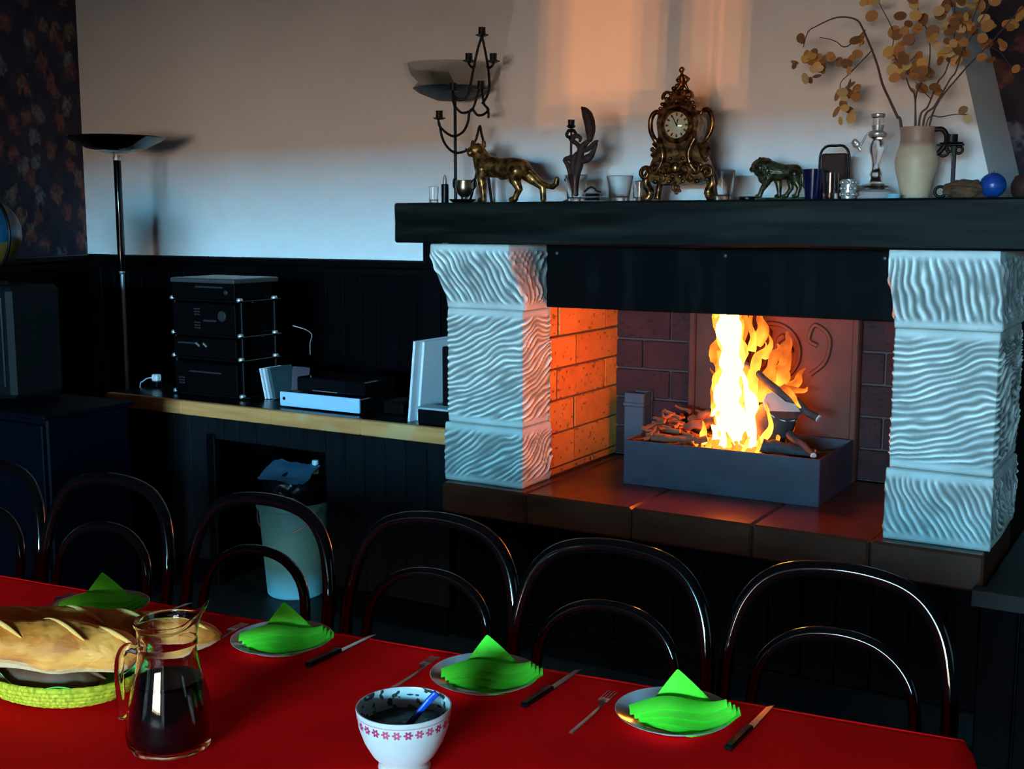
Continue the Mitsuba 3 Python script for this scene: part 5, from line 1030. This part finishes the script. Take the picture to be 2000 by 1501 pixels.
# bread basket
bs = thing('bread_basket', 'oval yellow green woven basket under the baguettes', 'basket')
KX, KY, KE = -1.50, 1.13, .66
def coil(r, z, t):
    a = np.linspace(0, 2 * np.pi, 120, endpoint=False)
    return tube(np.stack([KX + r * np.cos(a), KY + r * KE * np.sin(a), np.full(120, z)], -1), t * (1 + .10 * np.sin(a * 46)), 7, closed=True)
for i, (r, z) in enumerate(((.118, .7455), (.132, .7510), (.142, .7575), (.149, .7645), (.154, .7715), (.158, .7790))):
    part(bs, 'coil', coil(r, z, .0047), 'mat_basket', smooth=True)
part(bs, 'base', lathe([(0, .001), (.118, .001), (.120, .005), (.118, .009), (0, .007)], 60, (KX, KY, ZT), KE), 'mat_basket', smooth=40)
part(bs, 'wall', lathe([(.110, .7445), (.130, .754), (.142, .765), (.150, .777), (.147, .777), (.138, .765), (.126, .755), (.108, .748), (.110, .7445)], 60, (KX, KY, 0), KE), 'mat_basket', smooth=40)
aa = np.linspace(0, 2 * np.pi, 121); tt = np.linspace(0, 1, 10); A_, T_ = np.meshgrid(aa, tt)
lr = .090 + .060 * T_ + .020 * np.clip(T_ - .6, 0, 1) * (1 + np.sin(A_ * 5)); lz = .752 + .030 * T_ ** 1.5 + .012 * np.sin(A_ * 7 + 1) * T_ + .008 * np.sin(A_ * 3) * T_
single('basket_lining', 'green paper napkin lining the woven bread basket', 'napkin', grid(KX + lr * np.cos(A_), KY + KE * lr * np.sin(A_), lz), 'mat_lining', smooth=True)
def baguette(name, label, P, r, sd, mt='mat_bread'):
    k = thing(name, label, 'bread'); Q = catmull(P, 10); t = np.linspace(0, 1, len(Q))
    rr = r * np.minimum(1, np.sqrt(np.clip(1 - (np.abs(t - .5) * 2) ** 7, 0.02, 1))) * (1 + .06 * np.sin(t * 23 + sd))
    m = tube(Q, rr, 26, sy=1.08); v = m.vertices
    v += m.vertex_normals * ((meshkit.fbm(v * 22 + sd, 3) - .5) * .010)[:, None]; m.vertices = v
    part(k, 'crust', m, mt, smooth=True)
    d = (np.array(P[-1]) - np.array(P[0])); L_ = np.linalg.norm(d); d /= L_; side_ = np.cross(d, [0, 0, 1]); side_ /= np.linalg.norm(side_)
    for i, f in enumerate(np.arange(.10, .95, .125 * .45 / L_ * 1.6)):
        c = np.array(Q[int(f * (len(Q) - 1))]); rl = np.interp(f, t, rr); pts = []
        for s in np.linspace(-1, 1, 11):
            ph = s * .75 - .15; pts.append(c + d * (s * .045) + side_ * math.sin(ph) * rl * 1.08 + np.array([0, 0, 1]) * (math.cos(ph) * rl * 1.0 - .0005))
        part(k, 'slash', tube(np.array(pts), .0042 * np.sqrt(np.clip(1 - np.linspace(-1, 1, 11) ** 2, .05, 1)), 7, sy=.8), 'mat_bread_slash' if mt == 'mat_bread' else mt, smooth=True, label='pale raised slash ridge')
    return k
baguette('baguette', 'large golden baguette lying at the front of the basket', [(-1.312, 1.128, .828), (-1.40, 1.085, .834), (-1.52, 1.025, .838), (-1.64, .965, .838), (-1.76, .905, .836)], .036, 1)
baguette('baguette', 'browner second baguette lying behind the front one', [(-1.275, 1.255, .822), (-1.40, 1.195, .826), (-1.52, 1.138, .826), (-1.66, 1.07, .826), (-1.80, 1.0, .824)], .031, 4)
baguette('brown_loaf', 'dark brown loaf inside the basket under the front baguette', [(-1.385, 1.115, .775), (-1.45, 1.088, .777), (-1.53, 1.06, .777), (-1.60, 1.04, .776)], .024, 7, 'mat_brown_loaf')
